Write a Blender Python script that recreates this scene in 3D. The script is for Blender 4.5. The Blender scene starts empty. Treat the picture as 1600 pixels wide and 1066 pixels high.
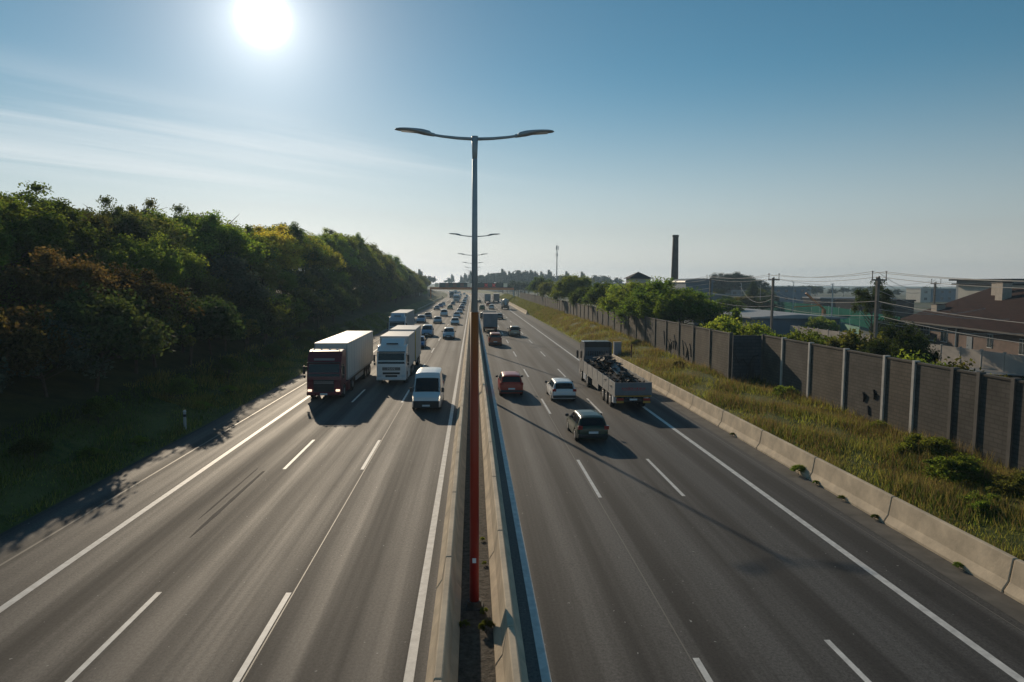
import bpy, math, random
import numpy as np
from mathutils import Vector, Matrix
random.seed(7)
R = math.radians
scene = bpy.context.scene
COL = scene.collection

# ---------------------------------------------------------------- camera, sky, sun, exposure
CAM_H = 8.7
cam_d = bpy.data.cameras.new('camera'); cam = bpy.data.objects.new('camera', cam_d); COL.objects.link(cam)
cam_d.sensor_width = 36; cam_d.lens = 24.0; cam_d.clip_end = 12000; cam_d.clip_start = .2
cam.matrix_world = (Matrix.Translation((0, 0, CAM_H)) @ Matrix.Rotation(-R(3.31), 4, 'Z')
                    @ Matrix.Rotation(R(90 - 4.82), 4, 'X') @ Matrix.Rotation(R(0.33), 4, 'Z'))
scene.camera = cam

SUN_EL, SUN_AZ = 19.3, 16.2          # elevation; degrees to the left of the road direction (+Y)
sdir = Vector((-math.sin(R(SUN_AZ)) * math.cos(R(SUN_EL)), math.cos(R(SUN_AZ)) * math.cos(R(SUN_EL)), math.sin(R(SUN_EL))))

w = bpy.data.worlds.new('World'); scene.world = w; w.use_nodes = True
nt = w.node_tree; nt.nodes.clear()
def N(t, typ, **kw):
    n = t.nodes.new(typ)
    for k, v in kw.items():
        if k in n.inputs.keys(): n.inputs[k].default_value = v
        else: setattr(n, k, v)
    return n
def mth(t, op, a, b=None, c=None, clamp=False):
    n = t.nodes.new('ShaderNodeMath'); n.operation = op; n.use_clamp = clamp
    for i, v in enumerate((a, b, c)):
        if v is None: continue
        if isinstance(v, (int, float)): n.inputs[i].default_value = v
        else: t.links.new(v, n.inputs[i])
    return n.outputs[0]
sky = N(nt, 'ShaderNodeTexSky', sky_type='NISHITA', sun_disc=False, sun_elevation=R(SUN_EL), sun_rotation=-R(SUN_AZ),
        air_density=1.0, dust_density=0.15, ozone_density=2.5, altitude=100)
tc = N(nt, 'ShaderNodeTexCoord')
dot = N(nt, 'ShaderNodeVectorMath', operation='DOT_PRODUCT'); nt.links.new(tc.outputs['Generated'], dot.inputs[0]); dot.inputs[1].default_value = sdir
ang = mth(nt, 'ARCCOSINE', mth(nt, 'MINIMUM', dot.outputs['Value'], 1.0))
# the sun's own bright disc and the aureole of thin high cloud round it
core = mth(nt, 'MULTIPLY', mth(nt, 'POWER', 2.71828, mth(nt, 'MULTIPLY', mth(nt, 'MULTIPLY', ang, ang), -1 / R(1.0) ** 2)), 90.0)
aur = mth(nt, 'MULTIPLY', mth(nt, 'POWER', 2.71828, mth(nt, 'MULTIPLY', ang, -1 / R(2.9))), 19.0)
aur2 = mth(nt, 'MULTIPLY', mth(nt, 'POWER', 2.71828, mth(nt, 'MULTIPLY', ang, -1 / R(12))), 0.0)
halo = mth(nt, 'ADD', mth(nt, 'ADD', core, aur), aur2)
# cirrus: noise on the plane the direction meets high up
sep = N(nt, 'ShaderNodeSeparateXYZ'); nt.links.new(tc.outputs['Generated'], sep.inputs[0])
zc = mth(nt, 'MAXIMUM', sep.outputs['Z'], 0.04)
px = mth(nt, 'DIVIDE', sep.outputs['X'], zc); py = mth(nt, 'DIVIDE', sep.outputs['Y'], zc)
uu = mth(nt, 'MULTIPLY', mth(nt, 'ADD', px, py), .7071); vv = mth(nt, 'MULTIPLY', mth(nt, 'SUBTRACT', py, px), .7071)
cmb = N(nt, 'ShaderNodeCombineXYZ'); nt.links.new(mth(nt, 'MULTIPLY', uu, .20), cmb.inputs[0]); nt.links.new(mth(nt, 'MULTIPLY', vv, 1.25), cmb.inputs[1])
ns = N(nt, 'ShaderNodeTexNoise', Scale=1.0, Detail=7.0, Roughness=0.58, Distortion=0.5); nt.links.new(cmb.outputs[0], ns.inputs['Vector'])
mr = N(nt, 'ShaderNodeMapRange'); nt.links.new(ns.outputs[0], mr.inputs[0]); mr.inputs[1].default_value = 0.42; mr.inputs[2].default_value = 0.72
def ramp(v, a, b, c=0., d=1.):
    r = N(nt, 'ShaderNodeMapRange', interpolation_type='SMOOTHSTEP'); nt.links.new(v, r.inputs[0])
    for k, q in enumerate((a, b, c, d)): r.inputs[k + 1].default_value = q
    return r.outputs[0]
band = mth(nt, 'MULTIPLY', ramp(vv, 3.4, 4.6), ramp(vv, 8.5, 6.8))
band = mth(nt, 'MULTIPLY', band, ramp(uu, 5.4, 2.4, .10, 1.0))
cl = mth(nt, 'MULTIPLY', mth(nt, 'MULTIPLY', mr.outputs[0], band), ramp(sep.outputs['Z'], .07, .13))
add = N(nt, 'ShaderNodeMix', data_type='RGBA', blend_type='ADD'); add.inputs[0].default_value = 1.0
hc = N(nt, 'ShaderNodeVectorMath', operation='SCALE'); hc.inputs[0].default_value = (1, .985, .95); nt.links.new(halo, hc.inputs['Scale'])
cc = N(nt, 'ShaderNodeMix', data_type='RGBA'); nt.links.new(mth(nt, 'MULTIPLY', cl, .55, clamp=True), cc.inputs[0])
hs = N(nt, 'ShaderNodeHueSaturation', Hue=.478, Value=1.0); nt.links.new(ramp(sep.outputs['Z'], -.02, .30, .22, 1.22), hs.inputs['Saturation']); nt.links.new(ramp(sep.outputs['Z'], .05, .40, 1.17, 1.04), hs.inputs['Value']); nt.links.new(sky.outputs[0], hs.inputs['Color'])
nt.links.new(hs.outputs[0], cc.inputs[6]); cc.inputs[7].default_value = (15.0, 15.3, 15.4, 1)
nt.links.new(cc.outputs[2], add.inputs[6]); nt.links.new(hc.outputs[0], add.inputs[7])
bg = N(nt, 'ShaderNodeBackground', Strength=0.062); nt.links.new(add.outputs[2], bg.inputs[0])
wo = N(nt, 'ShaderNodeOutputWorld'); nt.links.new(bg.outputs[0], wo.inputs[0])

sl = bpy.data.lights.new('sun', 'SUN'); sl.energy = 3.2; sl.angle = R(.53); sl.color = (1.0, .82, .60)
so = bpy.data.objects.new('sun', sl); COL.objects.link(so); so.rotation_euler = sdir.to_track_quat('Z', 'Y').to_euler()
scene.view_settings.view_transform = 'Standard'; scene.view_settings.look = 'None'
scene.view_settings.exposure = 0.0; scene.view_settings.gamma = 1.0; scene.view_settings.use_curve_mapping = False
scene.cycles.max_bounces = 7; scene.cycles.transparent_max_bounces = 6; scene.cycles.diffuse_bounces = 3; scene.cycles.volume_bounces = 1
scene.cycles.sample_clamp_indirect = 3.0

# ---------------------------------------------------------------- materials
MATS = {}
def mat(name, col, rough=.6, metal=0, spec=.5, coat=0, noise=None, bump=None, trans=0, emit=None, emit_s=0):
    """noise = (scale, amount) mottles the colour; bump = (scale, strength)."""
    if name in MATS: return MATS[name]
    m = bpy.data.materials.new(name); m.use_nodes = True; t = m.node_tree
    b = t.nodes['Principled BSDF']; b.inputs['Roughness'].default_value = rough; b.inputs['Metallic'].default_value = metal
    b.inputs['Specular IOR Level'].default_value = spec; b.inputs['Coat Weight'].default_value = coat; b.inputs['Coat Roughness'].default_value = .06
    c = (*col, 1); b.inputs['Base Color'].default_value = c
    tcn = N(t, 'ShaderNodeTexCoord')
    if noise:
        n = N(t, 'ShaderNodeTexNoise', Scale=noise[0], Detail=6.0, Roughness=.6); t.links.new(tcn.outputs['Object'], n.inputs['Vector'])
        mx = N(t, 'ShaderNodeMix', data_type='RGBA'); a = noise[1]
        mx.inputs[6].default_value = tuple(max(0, x * (1 - a)) for x in col) + (1,); mx.inputs[7].default_value = tuple(x * (1 + a) for x in col) + (1,)
        r = N(t, 'ShaderNodeMapRange'); t.links.new(n.outputs[0], r.inputs[0]); r.inputs[1].default_value = .3; r.inputs[2].default_value = .7
        t.links.new(r.outputs[0], mx.inputs[0]); t.links.new(mx.outputs[2], b.inputs['Base Color'])
    if bump:
        n = N(t, 'ShaderNodeTexNoise', Scale=bump[0], Detail=4.0); t.links.new(tcn.outputs['Object'], n.inputs['Vector'])
        bp = N(t, 'ShaderNodeBump', Strength=bump[1], Distance=.02); t.links.new(n.outputs[0], bp.inputs['Height']); t.links.new(bp.outputs[0], b.inputs['Normal'])
    if emit: b.inputs['Emission Color'].default_value = (*emit, 1); b.inputs['Emission Strength'].default_value = emit_s
    MATS[name] = m; return m

def leaf_mat(name, col, tcol, tr=.4, var=.35):
    if name in MATS: return MATS[name]
    m = bpy.data.materials.new(name); m.use_nodes = True; t = m.node_tree; t.nodes.clear()
    g = N(t, 'ShaderNodeNewGeometry')
    hsv = N(t, 'ShaderNodeHueSaturation'); hsv.inputs['Color'].default_value = (*col, 1)
    hsv2 = N(t, 'ShaderNodeHueSaturation'); hsv2.inputs['Color'].default_value = (*tcol, 1)
    rnd = g.outputs['Random Per Island']; oi = N(t, 'ShaderNodeObjectInfo'); tcn = N(t, 'ShaderNodeTexCoord')
    nz = N(t, 'ShaderNodeTexNoise', Scale=.55, Detail=3.0); t.links.new(tcn.outputs['Object'], nz.inputs['Vector'])
    v = mth(t, 'ADD', mth(t, 'ADD', mth(t, 'MULTIPLY', rnd, 2 * var), .6 - var), mth(t, 'MULTIPLY', nz.outputs[0], .8))
    v = mth(t, 'MULTIPLY', v, mth(t, 'ADD', mth(t, 'MULTIPLY', oi.outputs['Random'], .95), .52))
    h = mth(t, 'ADD', mth(t, 'MULTIPLY', mth(t, 'FRACT', mth(t, 'MULTIPLY', rnd, 17.3)), .04), mth(t, 'ADD', mth(t, 'MULTIPLY', nz.outputs[0], .05), mth(t, 'ADD', mth(t, 'MULTIPLY', mth(t, 'FRACT', mth(t, 'MULTIPLY', oi.outputs['Random'], 7.7)), .04), .435)))
    for q in (hsv, hsv2): t.links.new(v, q.inputs['Value']); t.links.new(h, q.inputs['Hue'])
    d = N(t, 'ShaderNodeBsdfPrincipled', Roughness=.8); d.inputs['Specular IOR Level'].default_value = .08; t.links.new(hsv.outputs[0], d.inputs['Base Color'])
    tl = N(t, 'ShaderNodeBsdfTranslucent'); t.links.new(hsv2.outputs[0], tl.inputs['Color'])
    mx = N(t, 'ShaderNodeMixShader'); mx.inputs[0].default_value = tr; t.links.new(d.outputs[0], mx.inputs[1]); t.links.new(tl.outputs[0], mx.inputs[2])
    o = N(t, 'ShaderNodeOutputMaterial'); t.links.new(mx.outputs[0], o.inputs[0])
    MATS[name] = m; return m

def asphalt(name='asphalt', lo=(.030, .0285, .027), hi=(.090, .085, .079)):
    m = bpy.data.materials.new(name); m.use_nodes = True; t = m.node_tree; b = t.nodes['Principled BSDF']
    tcn = N(t, 'ShaderNodeTexCoord')
    def noise(scale, det=5.0, rough=.6):
        mpn = N(t, 'ShaderNodeMapping'); mpn.inputs['Scale'].default_value = scale; t.links.new(tcn.outputs['Object'], mpn.inputs[0])
        n = N(t, 'ShaderNodeTexNoise', Scale=1.0, Detail=det, Roughness=rough); t.links.new(mpn.outputs[0], n.inputs['Vector']); return n.outputs[0]
    streak = noise((1.15, .012, 1), 3.0, .5)       # wheel tracks worn along the lanes
    streak2 = noise((5.0, .05, 1), 3.0)
    patch = noise((.12, .05, 1), 4.0)
    grit = noise((14, 11, 1), 4.0, .9)
    sx = N(t, 'ShaderNodeSeparateXYZ'); t.links.new(tcn.outputs['Object'], sx.inputs[0])
    wt = mth(t, 'MULTIPLY', mth(t, 'COSINE', mth(t, 'MULTIPLY', mth(t, 'ADD', sx.outputs['X'], 10.65), 2 * math.pi / 1.83)), mth(t, 'MULTIPLY', patch, -.10))
    s = mth(t, 'ADD', wt, mth(t, 'ADD', mth(t, 'MULTIPLY', streak, .62), mth(t, 'ADD', mth(t, 'MULTIPLY', streak2, .18), mth(t, 'MULTIPLY', patch, .2))))
    r = N(t, 'ShaderNodeMapRange'); t.links.new(s, r.inputs[0]); r.inputs[1].default_value = .40; r.inputs[2].default_value = .60
    r2 = N(t, 'ShaderNodeMapRange'); t.links.new(grit, r2.inputs[0]); r2.inputs[1].default_value = .36; r2.inputs[2].default_value = .64; r2.inputs[3].default_value = .45; r2.inputs[4].default_value = 1.55
    mx = N(t, 'ShaderNodeMix', data_type='RGBA'); mx.inputs[6].default_value = (*lo, 1); mx.inputs[7].default_value = (*hi, 1); t.links.new(r.outputs[0], mx.inputs[0])
    sc = N(t, 'ShaderNodeVectorMath', operation='SCALE'); t.links.new(mx.outputs[2], sc.inputs[0]); t.links.new(r2.outputs[0], sc.inputs['Scale'])
    glint_speck = noise((7, 6, 1), 2.0, .5); cm = N(t, 'ShaderNodeMapRange'); t.links.new(glint_speck, cm.inputs[0]); cm.inputs[1].default_value = .735; cm.inputs[2].default_value = .76
    cx_ = N(t, 'ShaderNodeMix', data_type='RGBA'); t.links.new(cm.outputs[0], cx_.inputs[0]); t.links.new(sc.outputs[0], cx_.inputs[6]); cx_.inputs[7].default_value = (.34, .33, .31, 1)  # pale debris specks, with glints of the road put into the colour too
    stn = noise((.9, .35, 1), 5.0, .65); sm_ = N(t, 'ShaderNodeMapRange'); t.links.new(stn, sm_.inputs[0]); sm_.inputs[1].default_value = .60; sm_.inputs[2].default_value = .70; sm_.inputs[3].default_value = 1.0; sm_.inputs[4].default_value = .66
    s2 = N(t, 'ShaderNodeVectorMath', operation='SCALE'); t.links.new(cx_.outputs[2], s2.inputs[0]); t.links.new(sm_.outputs[0], s2.inputs['Scale'])
    t.links.new(s2.outputs[0], b.inputs['Base Color'])
    rr = N(t, 'ShaderNodeMapRange'); t.links.new(s, rr.inputs[0]); rr.inputs[1].default_value = .34; rr.inputs[2].default_value = .64
    rr.inputs[3].default_value = .85; rr.inputs[4].default_value = .68
    t.links.new(rr.outputs[0], b.inputs['Roughness']); b.inputs["Specular IOR Level"].default_value = .4
    bp = N(t, 'ShaderNodeBump', Strength=.45, Distance=.012); t.links.new(noise((55, 55, 1), 2.0), bp.inputs['Height']); t.links.new(bp.outputs[0], b.inputs['Normal'])
    MATS[name] = m; return m

def two_tone(name, ca, cb, scale, rough=.9, bump=.3, cc=None, scale2=.05):
    """ground cover: two or three colours mixed by noise."""
    m = bpy.data.materials.new(name); m.use_nodes = True; t = m.node_tree; b = t.nodes['Principled BSDF']; b.inputs['Roughness'].default_value = rough
    b.inputs['Specular IOR Level'].default_value = .2
    tcn = N(t, 'ShaderNodeTexCoord')
    n = N(t, 'ShaderNodeTexNoise', Scale=scale, Detail=8.0, Roughness=.7); t.links.new(tcn.outputs['Object'], n.inputs['Vector'])
    r = N(t, 'ShaderNodeMapRange'); t.links.new(n.outputs[0], r.inputs[0]); r.inputs[1].default_value = .35; r.inputs[2].default_value = .65
    mx = N(t, 'ShaderNodeMix', data_type='RGBA'); mx.inputs[6].default_value = (*ca, 1); mx.inputs[7].default_value = (*cb, 1); t.links.new(r.outputs[0], mx.inputs[0])
    out = mx.outputs[2]
    if cc:
        n2 = N(t, 'ShaderNodeTexNoise', Scale=scale2, Detail=4.0); t.links.new(tcn.outputs['Object'], n2.inputs['Vector'])
        r2 = N(t, 'ShaderNodeMapRange'); t.links.new(n2.outputs[0], r2.inputs[0]); r2.inputs[1].default_value = .45; r2.inputs[2].default_value = .6
        m2 = N(t, 'ShaderNodeMix', data_type='RGBA'); t.links.new(r2.outputs[0], m2.inputs[0]); t.links.new(out, m2.inputs[6]); m2.inputs[7].default_value = (*cc, 1); out = m2.outputs[2]
    t.links.new(out, b.inputs['Base Color'])
    bp = N(t, 'ShaderNodeBump', Strength=bump, Distance=.1); t.links.new(n.outputs[0], bp.inputs['Height']); t.links.new(bp.outputs[0], b.inputs['Normal'])
    MATS[name] = m; return m

def brick_mat(name, c1, c2, mortar, bw, bh, axis='YZ', rough=.85, msize=.02):
    m = bpy.data.materials.new(name); m.use_nodes = True; t = m.node_tree; b = t.nodes['Principled BSDF']; b.inputs['Roughness'].default_value = rough
    tcn = N(t, 'ShaderNodeTexCoord'); s = N(t, 'ShaderNodeSeparateXYZ'); t.links.new(tcn.outputs['Object'], s.inputs[0])
    c = N(t, 'ShaderNodeCombineXYZ'); t.links.new(s.outputs[axis[0]], c.inputs[0]); t.links.new(s.outputs[axis[1]], c.inputs[1])
    br = N(t, 'ShaderNodeTexBrick', Scale=1.0); br.inputs['Color1'].default_value = (*c1, 1); br.inputs['Color2'].default_value = (*c2, 1); br.inputs['Mortar'].default_value = (*mortar, 1)
    br.inputs['Mortar Size'].default_value = msize; br.inputs['Brick Width'].default_value = bw; br.inputs['Row Height'].default_value = bh
    t.links.new(c.outputs[0], br.inputs['Vector'])
    n = N(t, 'ShaderNodeTexNoise', Scale=.7, Detail=6.0); t.links.new(tcn.outputs['Object'], n.inputs['Vector'])
    r = N(t, 'ShaderNodeMapRange'); t.links.new(n.outputs[0], r.inputs[0]); r.inputs[1].default_value = .3; r.inputs[2].default_value = .7; r.inputs[3].default_value = .65; r.inputs[4].default_value = 1.3
    sc = N(t, 'ShaderNodeVectorMath', operation='SCALE'); t.links.new(br.outputs[0], sc.inputs[0]); t.links.new(r.outputs[0], sc.inputs['Scale']); t.links.new(sc.outputs[0], b.inputs['Base Color'])
    MATS[name] = m; return m

M_ASPH = asphalt()
M_PAINT = mat('road_paint', (.66, .64, .60), .6, noise=(3.5, .22))
M_SEAM = mat('seam_sealant', (.16, .145, .12), .6)
M_TAR = mat('tar_streak', (.028, .026, .025), .9, noise=(2, .3))
M_CONC = mat('barrier_concrete', (.56, .455, .325), .85, noise=(1.3, .24), bump=(14, .3))
M_CONC2 = mat('pale_concrete', (.42, .38, .33), .85, noise=(.8, .2), bump=(8, .3))
M_SOIL = two_tone('gravel', (.055, .047, .038), (.16, .14, .115), 6.0, bump=.8)
M_GRASS = two_tone('grass_ground', (.035, .055, .010), (.10, .115, .025), 1.6, cc=(.13, .13, .035), scale2=.18, bump=.9)
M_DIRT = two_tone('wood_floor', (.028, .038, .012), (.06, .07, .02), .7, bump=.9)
M_TERR = two_tone('far_ground', (.05, .065, .02), (.12, .12, .06), .15, cc=(.16, .15, .11), scale2=.02, bump=.3)
M_GALV = mat('galvanised_steel', (.42, .46, .48), .5, .15, noise=(4, .12))
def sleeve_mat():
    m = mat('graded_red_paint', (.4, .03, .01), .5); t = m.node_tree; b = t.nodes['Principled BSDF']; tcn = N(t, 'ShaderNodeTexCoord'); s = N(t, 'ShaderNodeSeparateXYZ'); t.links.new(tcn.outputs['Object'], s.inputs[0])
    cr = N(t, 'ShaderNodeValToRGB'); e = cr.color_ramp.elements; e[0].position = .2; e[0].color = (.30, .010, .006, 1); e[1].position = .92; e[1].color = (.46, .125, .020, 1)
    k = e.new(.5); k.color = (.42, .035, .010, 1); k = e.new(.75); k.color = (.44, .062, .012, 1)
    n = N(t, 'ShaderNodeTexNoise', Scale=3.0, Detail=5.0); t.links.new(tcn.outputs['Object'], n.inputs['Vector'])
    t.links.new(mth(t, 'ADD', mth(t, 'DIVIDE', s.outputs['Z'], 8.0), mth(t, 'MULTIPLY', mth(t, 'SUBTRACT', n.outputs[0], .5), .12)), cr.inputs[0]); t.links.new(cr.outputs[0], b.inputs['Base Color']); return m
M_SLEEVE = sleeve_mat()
M_DARK = mat('dark_rubber', (.016, .016, .017), .75)
M_BLACK = mat('black_plastic', (.018, .019, .021), .45)
M_GLASS = mat('vehicle_glass', (.006, .008, .010), .08, spec=.42)
M_CHROME = mat('silver_metal', (.55, .56, .58), .3, .8)
M_RIM = mat('wheel_rim', (.38, .39, .40), .35, .7)
M_PLATE = mat('number_plate', (.72, .74, .76), .4)
M_TAIL = mat('tail_lens', (.35, .012, .010), .2, coat=.6)
M_HEAD = mat('headlamp_lens', (.62, .66, .70), .12, coat=.8)
M_LIT = mat('lit_headlamp', (.9, .85, .75), .2, emit=(1, .80, .55), emit_s=1.4)
M_TRUNK = mat('bark', (.075, .058, .042), .9, noise=(3, .3))

# ---------------------------------------------------------------- mesh builder
class MB:
    def __init__(s): s.v = []; s.f = []
    def add(s, vs, fs):
        o = len(s.v); s.v += [tuple(p) for p in vs]; s.f += [tuple(i + o for i in f) for f in fs]; return s
    def box(s, c, d, rz=0, rx=0, ry=0):
        m = Matrix.Rotation(rz, 3, 'Z') @ Matrix.Rotation(ry, 3, 'Y') @ Matrix.Rotation(rx, 3, 'X'); c = Vector(c)
        vs = [c + m @ Vector((x * d[0] / 2, y * d[1] / 2, z * d[2] / 2)) for x in (-1, 1) for y in (-1, 1) for z in (-1, 1)]
        return s.add(vs, [(0, 1, 3, 2), (4, 6, 7, 5), (0, 4, 5, 1), (2, 3, 7, 6), (0, 2, 6, 4), (1, 5, 7, 3)])
    def bar(s, a, b, wd, h):
        a, b = Vector(a), Vector(b); d = (b - a).normalized(); u = Vector((0, 0, 1)) if abs(d.z) < .95 else Vector((1, 0, 0))
        r = d.cross(u).normalized(); u = r.cross(d)
        vs = [p + r * x * wd / 2 + u * z * h / 2 for p in (a, b) for x, z in ((-1, -1), (1, -1), (1, 1), (-1, 1))]
        return s.add(vs, [(3, 2, 1, 0), (4, 5, 6, 7)] + [(i, (i + 1) % 4, 4 + (i + 1) % 4, 4 + i) for i in range(4)])
    def cyl(s, a, b, r0, r1=None, n=12, caps=True):
        a, b = Vector(a), Vector(b); r1 = r0 if r1 is None else r1; d = (b - a).normalized()
        u = Vector((0, 0, 1)) if abs(d.z) < .9 else Vector((1, 0, 0)); x = d.cross(u).normalized(); y = d.cross(x)
        vs = [p + (x * math.cos(t) + y * math.sin(t)) * r for p, r in ((a, r0), (b, r1)) for t in [2 * math.pi * i / n for i in range(n)]]
        fs = [(i, (i + 1) % n, n + (i + 1) % n, n + i) for i in range(n)]
        if caps: fs += [tuple(range(n - 1, -1, -1)), tuple(range(n, 2 * n))]
        return s.add(vs, fs)
    def tube(s, pts, r, n=8):
        pts = [Vector(p) for p in pts]; rs = r if isinstance(r, (list, tuple)) else [r] * len(pts); vs = []
        for i, p in enumerate(pts):
            d = (pts[min(i + 1, len(pts) - 1)] - pts[max(i - 1, 0)]).normalized(); u = Vector((0, 0, 1)) if abs(d.z) < .9 else Vector((0, 1, 0))
            x = d.cross(u).normalized(); y = d.cross(x); vs += [p + (x * math.cos(t) + y * math.sin(t)) * rs[i] for t in [2 * math.pi * k / n for k in range(n)]]
        fs = [(i * n + k, i * n + (k + 1) % n, (i + 1) * n + (k + 1) % n, (i + 1) * n + k) for i in range(len(pts) - 1) for k in range(n)]
        fs += [tuple(range(n - 1, -1, -1)), tuple(range((len(pts) - 1) * n, len(pts) * n))]
        return s.add(vs, fs)
    def loft(s, rings, caps=True, closed=True):
        n = len(rings[0]); vs = [p for r in rings for p in r]; m = n if closed else n - 1
        fs = [(i * n + k, i * n + (k + 1) % n, (i + 1) * n + (k + 1) % n, (i + 1) * n + k) for i in range(len(rings) - 1) for k in range(m)]
        if caps: fs += [tuple(range(n - 1, -1, -1)), tuple(range((len(rings) - 1) * n, len(rings) * n))]
        return s.add(vs, fs)
    def prism(s, prof, x0, x1):
        """profile of (y,z) extruded along x."""
        return s.loft([[(x0, y, z) for y, z in prof], [(x1, y, z) for y, z in prof]])
    def build(s, name, m, parent=None, smooth=False, loc=None):
        me = bpy.data.meshes.new(name); me.from_pydata(s.v, [], s.f); me.update()
        bm_fix(me)
        if smooth: me.shade_smooth()
        return link(name, me, m, parent, loc)
def bm_fix(me):
    import bmesh
    b = bmesh.new(); b.from_mesh(me); bmesh.ops.recalc_face_normals(b, faces=b.faces); b.to_mesh(me); b.free()
def link(name, me, m, parent=None, loc=None):
    o = bpy.data.objects.new(name, me); COL.objects.link(o)
    if m: me.materials.append(m)
    if parent: o.parent = parent
    if loc: o.location = loc
    return o
def bevel(o, wd, seg=2):
    md = o.modifiers.new('bevel', 'BEVEL'); md.width = wd; md.segments = seg; md.limit_method = 'ANGLE'; md.angle_limit = R(40); return o
def tag(o, label=None, cat=None, group=None, kind=None):
    if label: o['label'] = label
    if cat: o['category'] = cat
    if group: o['group'] = group
    if kind: o['kind'] = kind
    return o
def empty(name, loc, rz, label, cat, group=None):
    o = bpy.data.objects.new(name, None); COL.objects.link(o); o.location = loc; o.rotation_euler = (0, 0, rz); return tag(o, label, cat, group)
def recolor(o, m):
    o.material_slots[0].link = 'OBJECT'; o.material_slots[0].material = m
CHILD = {}
def copy_tree(o, parent=None, skip=()):
    c = o.copy(); COL.objects.link(c)
    if parent: c.parent = parent
    for ch in o.children:
        if ch.name.split('.')[0] in skip: continue
        copy_tree(ch, c, skip)
    return c
def np_mesh(name, V, nv):
    """V: (faces, nv, 3) loose polygons."""
    V = np.asarray(V, dtype=np.float32); nf = V.shape[0]; me = bpy.data.meshes.new(name)
    me.vertices.add(nf * nv); me.vertices.foreach_set('co', V.reshape(-1)); me.loops.add(nf * nv)
    me.loops.foreach_set('vertex_index', np.arange(nf * nv, dtype=np.int32)); me.polygons.add(nf)
    me.polygons.foreach_set('loop_start', np.arange(0, nf * nv, nv, dtype=np.int32)); me.update(calc_edges=True); return me

# ---------------------------------------------------------------- lie of the land
def cx(Y): return -(max(0.0, Y - 400.0) ** 2) / 5600.0
def lerp(x, pts):
    if x <= pts[0][0]: return pts[0][1]
    for (a, b), (c, d) in zip(pts, pts[1:]):
        if x <= c: return b + (d - b) * (x - a) / (c - a)
    return pts[-1][1]
L_PROF = [(-300, 5), (-60, 7.2), (-42, 7.2), (-31, 5.6), (-24, 2.6), (-19, .6), (-16.6, .02), (-16.3, -.06)]
R_PROF = [(15.7, -.06), (16.1, .12), (17.5, .55), (20, 1.0), (22.3, 1.1), (26, .5), (40, .2), (300, 0)]
R_FAR = [(15.7, -.06), (16.1, .12), (17.2, .8), (19.5, 2.0), (20.6, 2.1), (24, 1.0), (40, .2), (300, 0)]
def ground(s, Y):
    if s <= -16.3: z = lerp(s, L_PROF); k = max(.35, min(1, 1 - (Y - 300) / 700)); return z * k if z > 0 else z
    if s >= 15.7:
        k = max(0, min(1, (Y - 45) / 60)); return lerp(s, R_PROF) * (1 - k) + lerp(s, R_FAR) * k
    return -.06
def frange(a, b, st):
    out = []; x = a
    while x < b - 1e-6: out.append(x); x += st
    return out + [b]
YS = frange(-30, 400, 10) + frange(425, 1000, 25)[0:] + frange(1050, 1600, 50)
def strip(name, s0, s1, z, m, ys=YS, kind='structure', label=None):
    mb = MB(); n = len(ys)
    mb.add([(s + cx(y), y, z) for y in ys for s in (s0, s1)], [(2 * i, 2 * i + 1, 2 * i + 3, 2 * i + 2) for i in range(n - 1)])
    o = mb.build(name, m); tag(o, kind=kind); return o

# one ground sheet reaching the horizon
SS = [-6000, -2500, -1000, -300, -120, -60, -42, -36, -31, -27, -24, -21, -19, -17.5, -16.6, -16.3, 15.7, 16.1, 17, 18.2, 19.5, 20.6, 22.3, 24, 26, 30, 40, 60, 120, 300, 1000, 2500, 6000]
GY = [-400, -60] + frange(-30, 200, 5) + frange(215, 500, 15) + frange(550, 1600, 50) + [2000, 3000, 5000, 9000]
mb = MB(); vs = []
for y in GY:
    for s in SS:
        j = 0
        if (s < -17 or 17 < s < 22) and y < 500: j = (random.random() - .5) * .28
        zz = ground(s, y) + j
        if y > 1000 and abs(s) > 20: zz = ground(s, y) * .5 + 2
        vs.append((s + cx(min(y, 1600)), y, zz if y < 2500 else -1.0))
k = len(SS)
mb.add(vs, [(i * k + j, i * k + j + 1, (i + 1) * k + j + 1, (i + 1) * k + j) for i in range(len(GY) - 1) for j in range(k - 1)])
gr = mb.build('ground', M_TERR); tag(gr, kind='structure')
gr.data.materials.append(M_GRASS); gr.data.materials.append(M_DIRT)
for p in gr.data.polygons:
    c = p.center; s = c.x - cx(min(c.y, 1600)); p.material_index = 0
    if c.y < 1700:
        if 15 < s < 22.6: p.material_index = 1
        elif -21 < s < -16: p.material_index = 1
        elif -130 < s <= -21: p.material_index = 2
bm_fix  # keep order
strip('road', -16.25, 15.62, 0.0, M_ASPH)
strip('central_reserve', -.62, .82, .008, M_SOIL)
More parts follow.
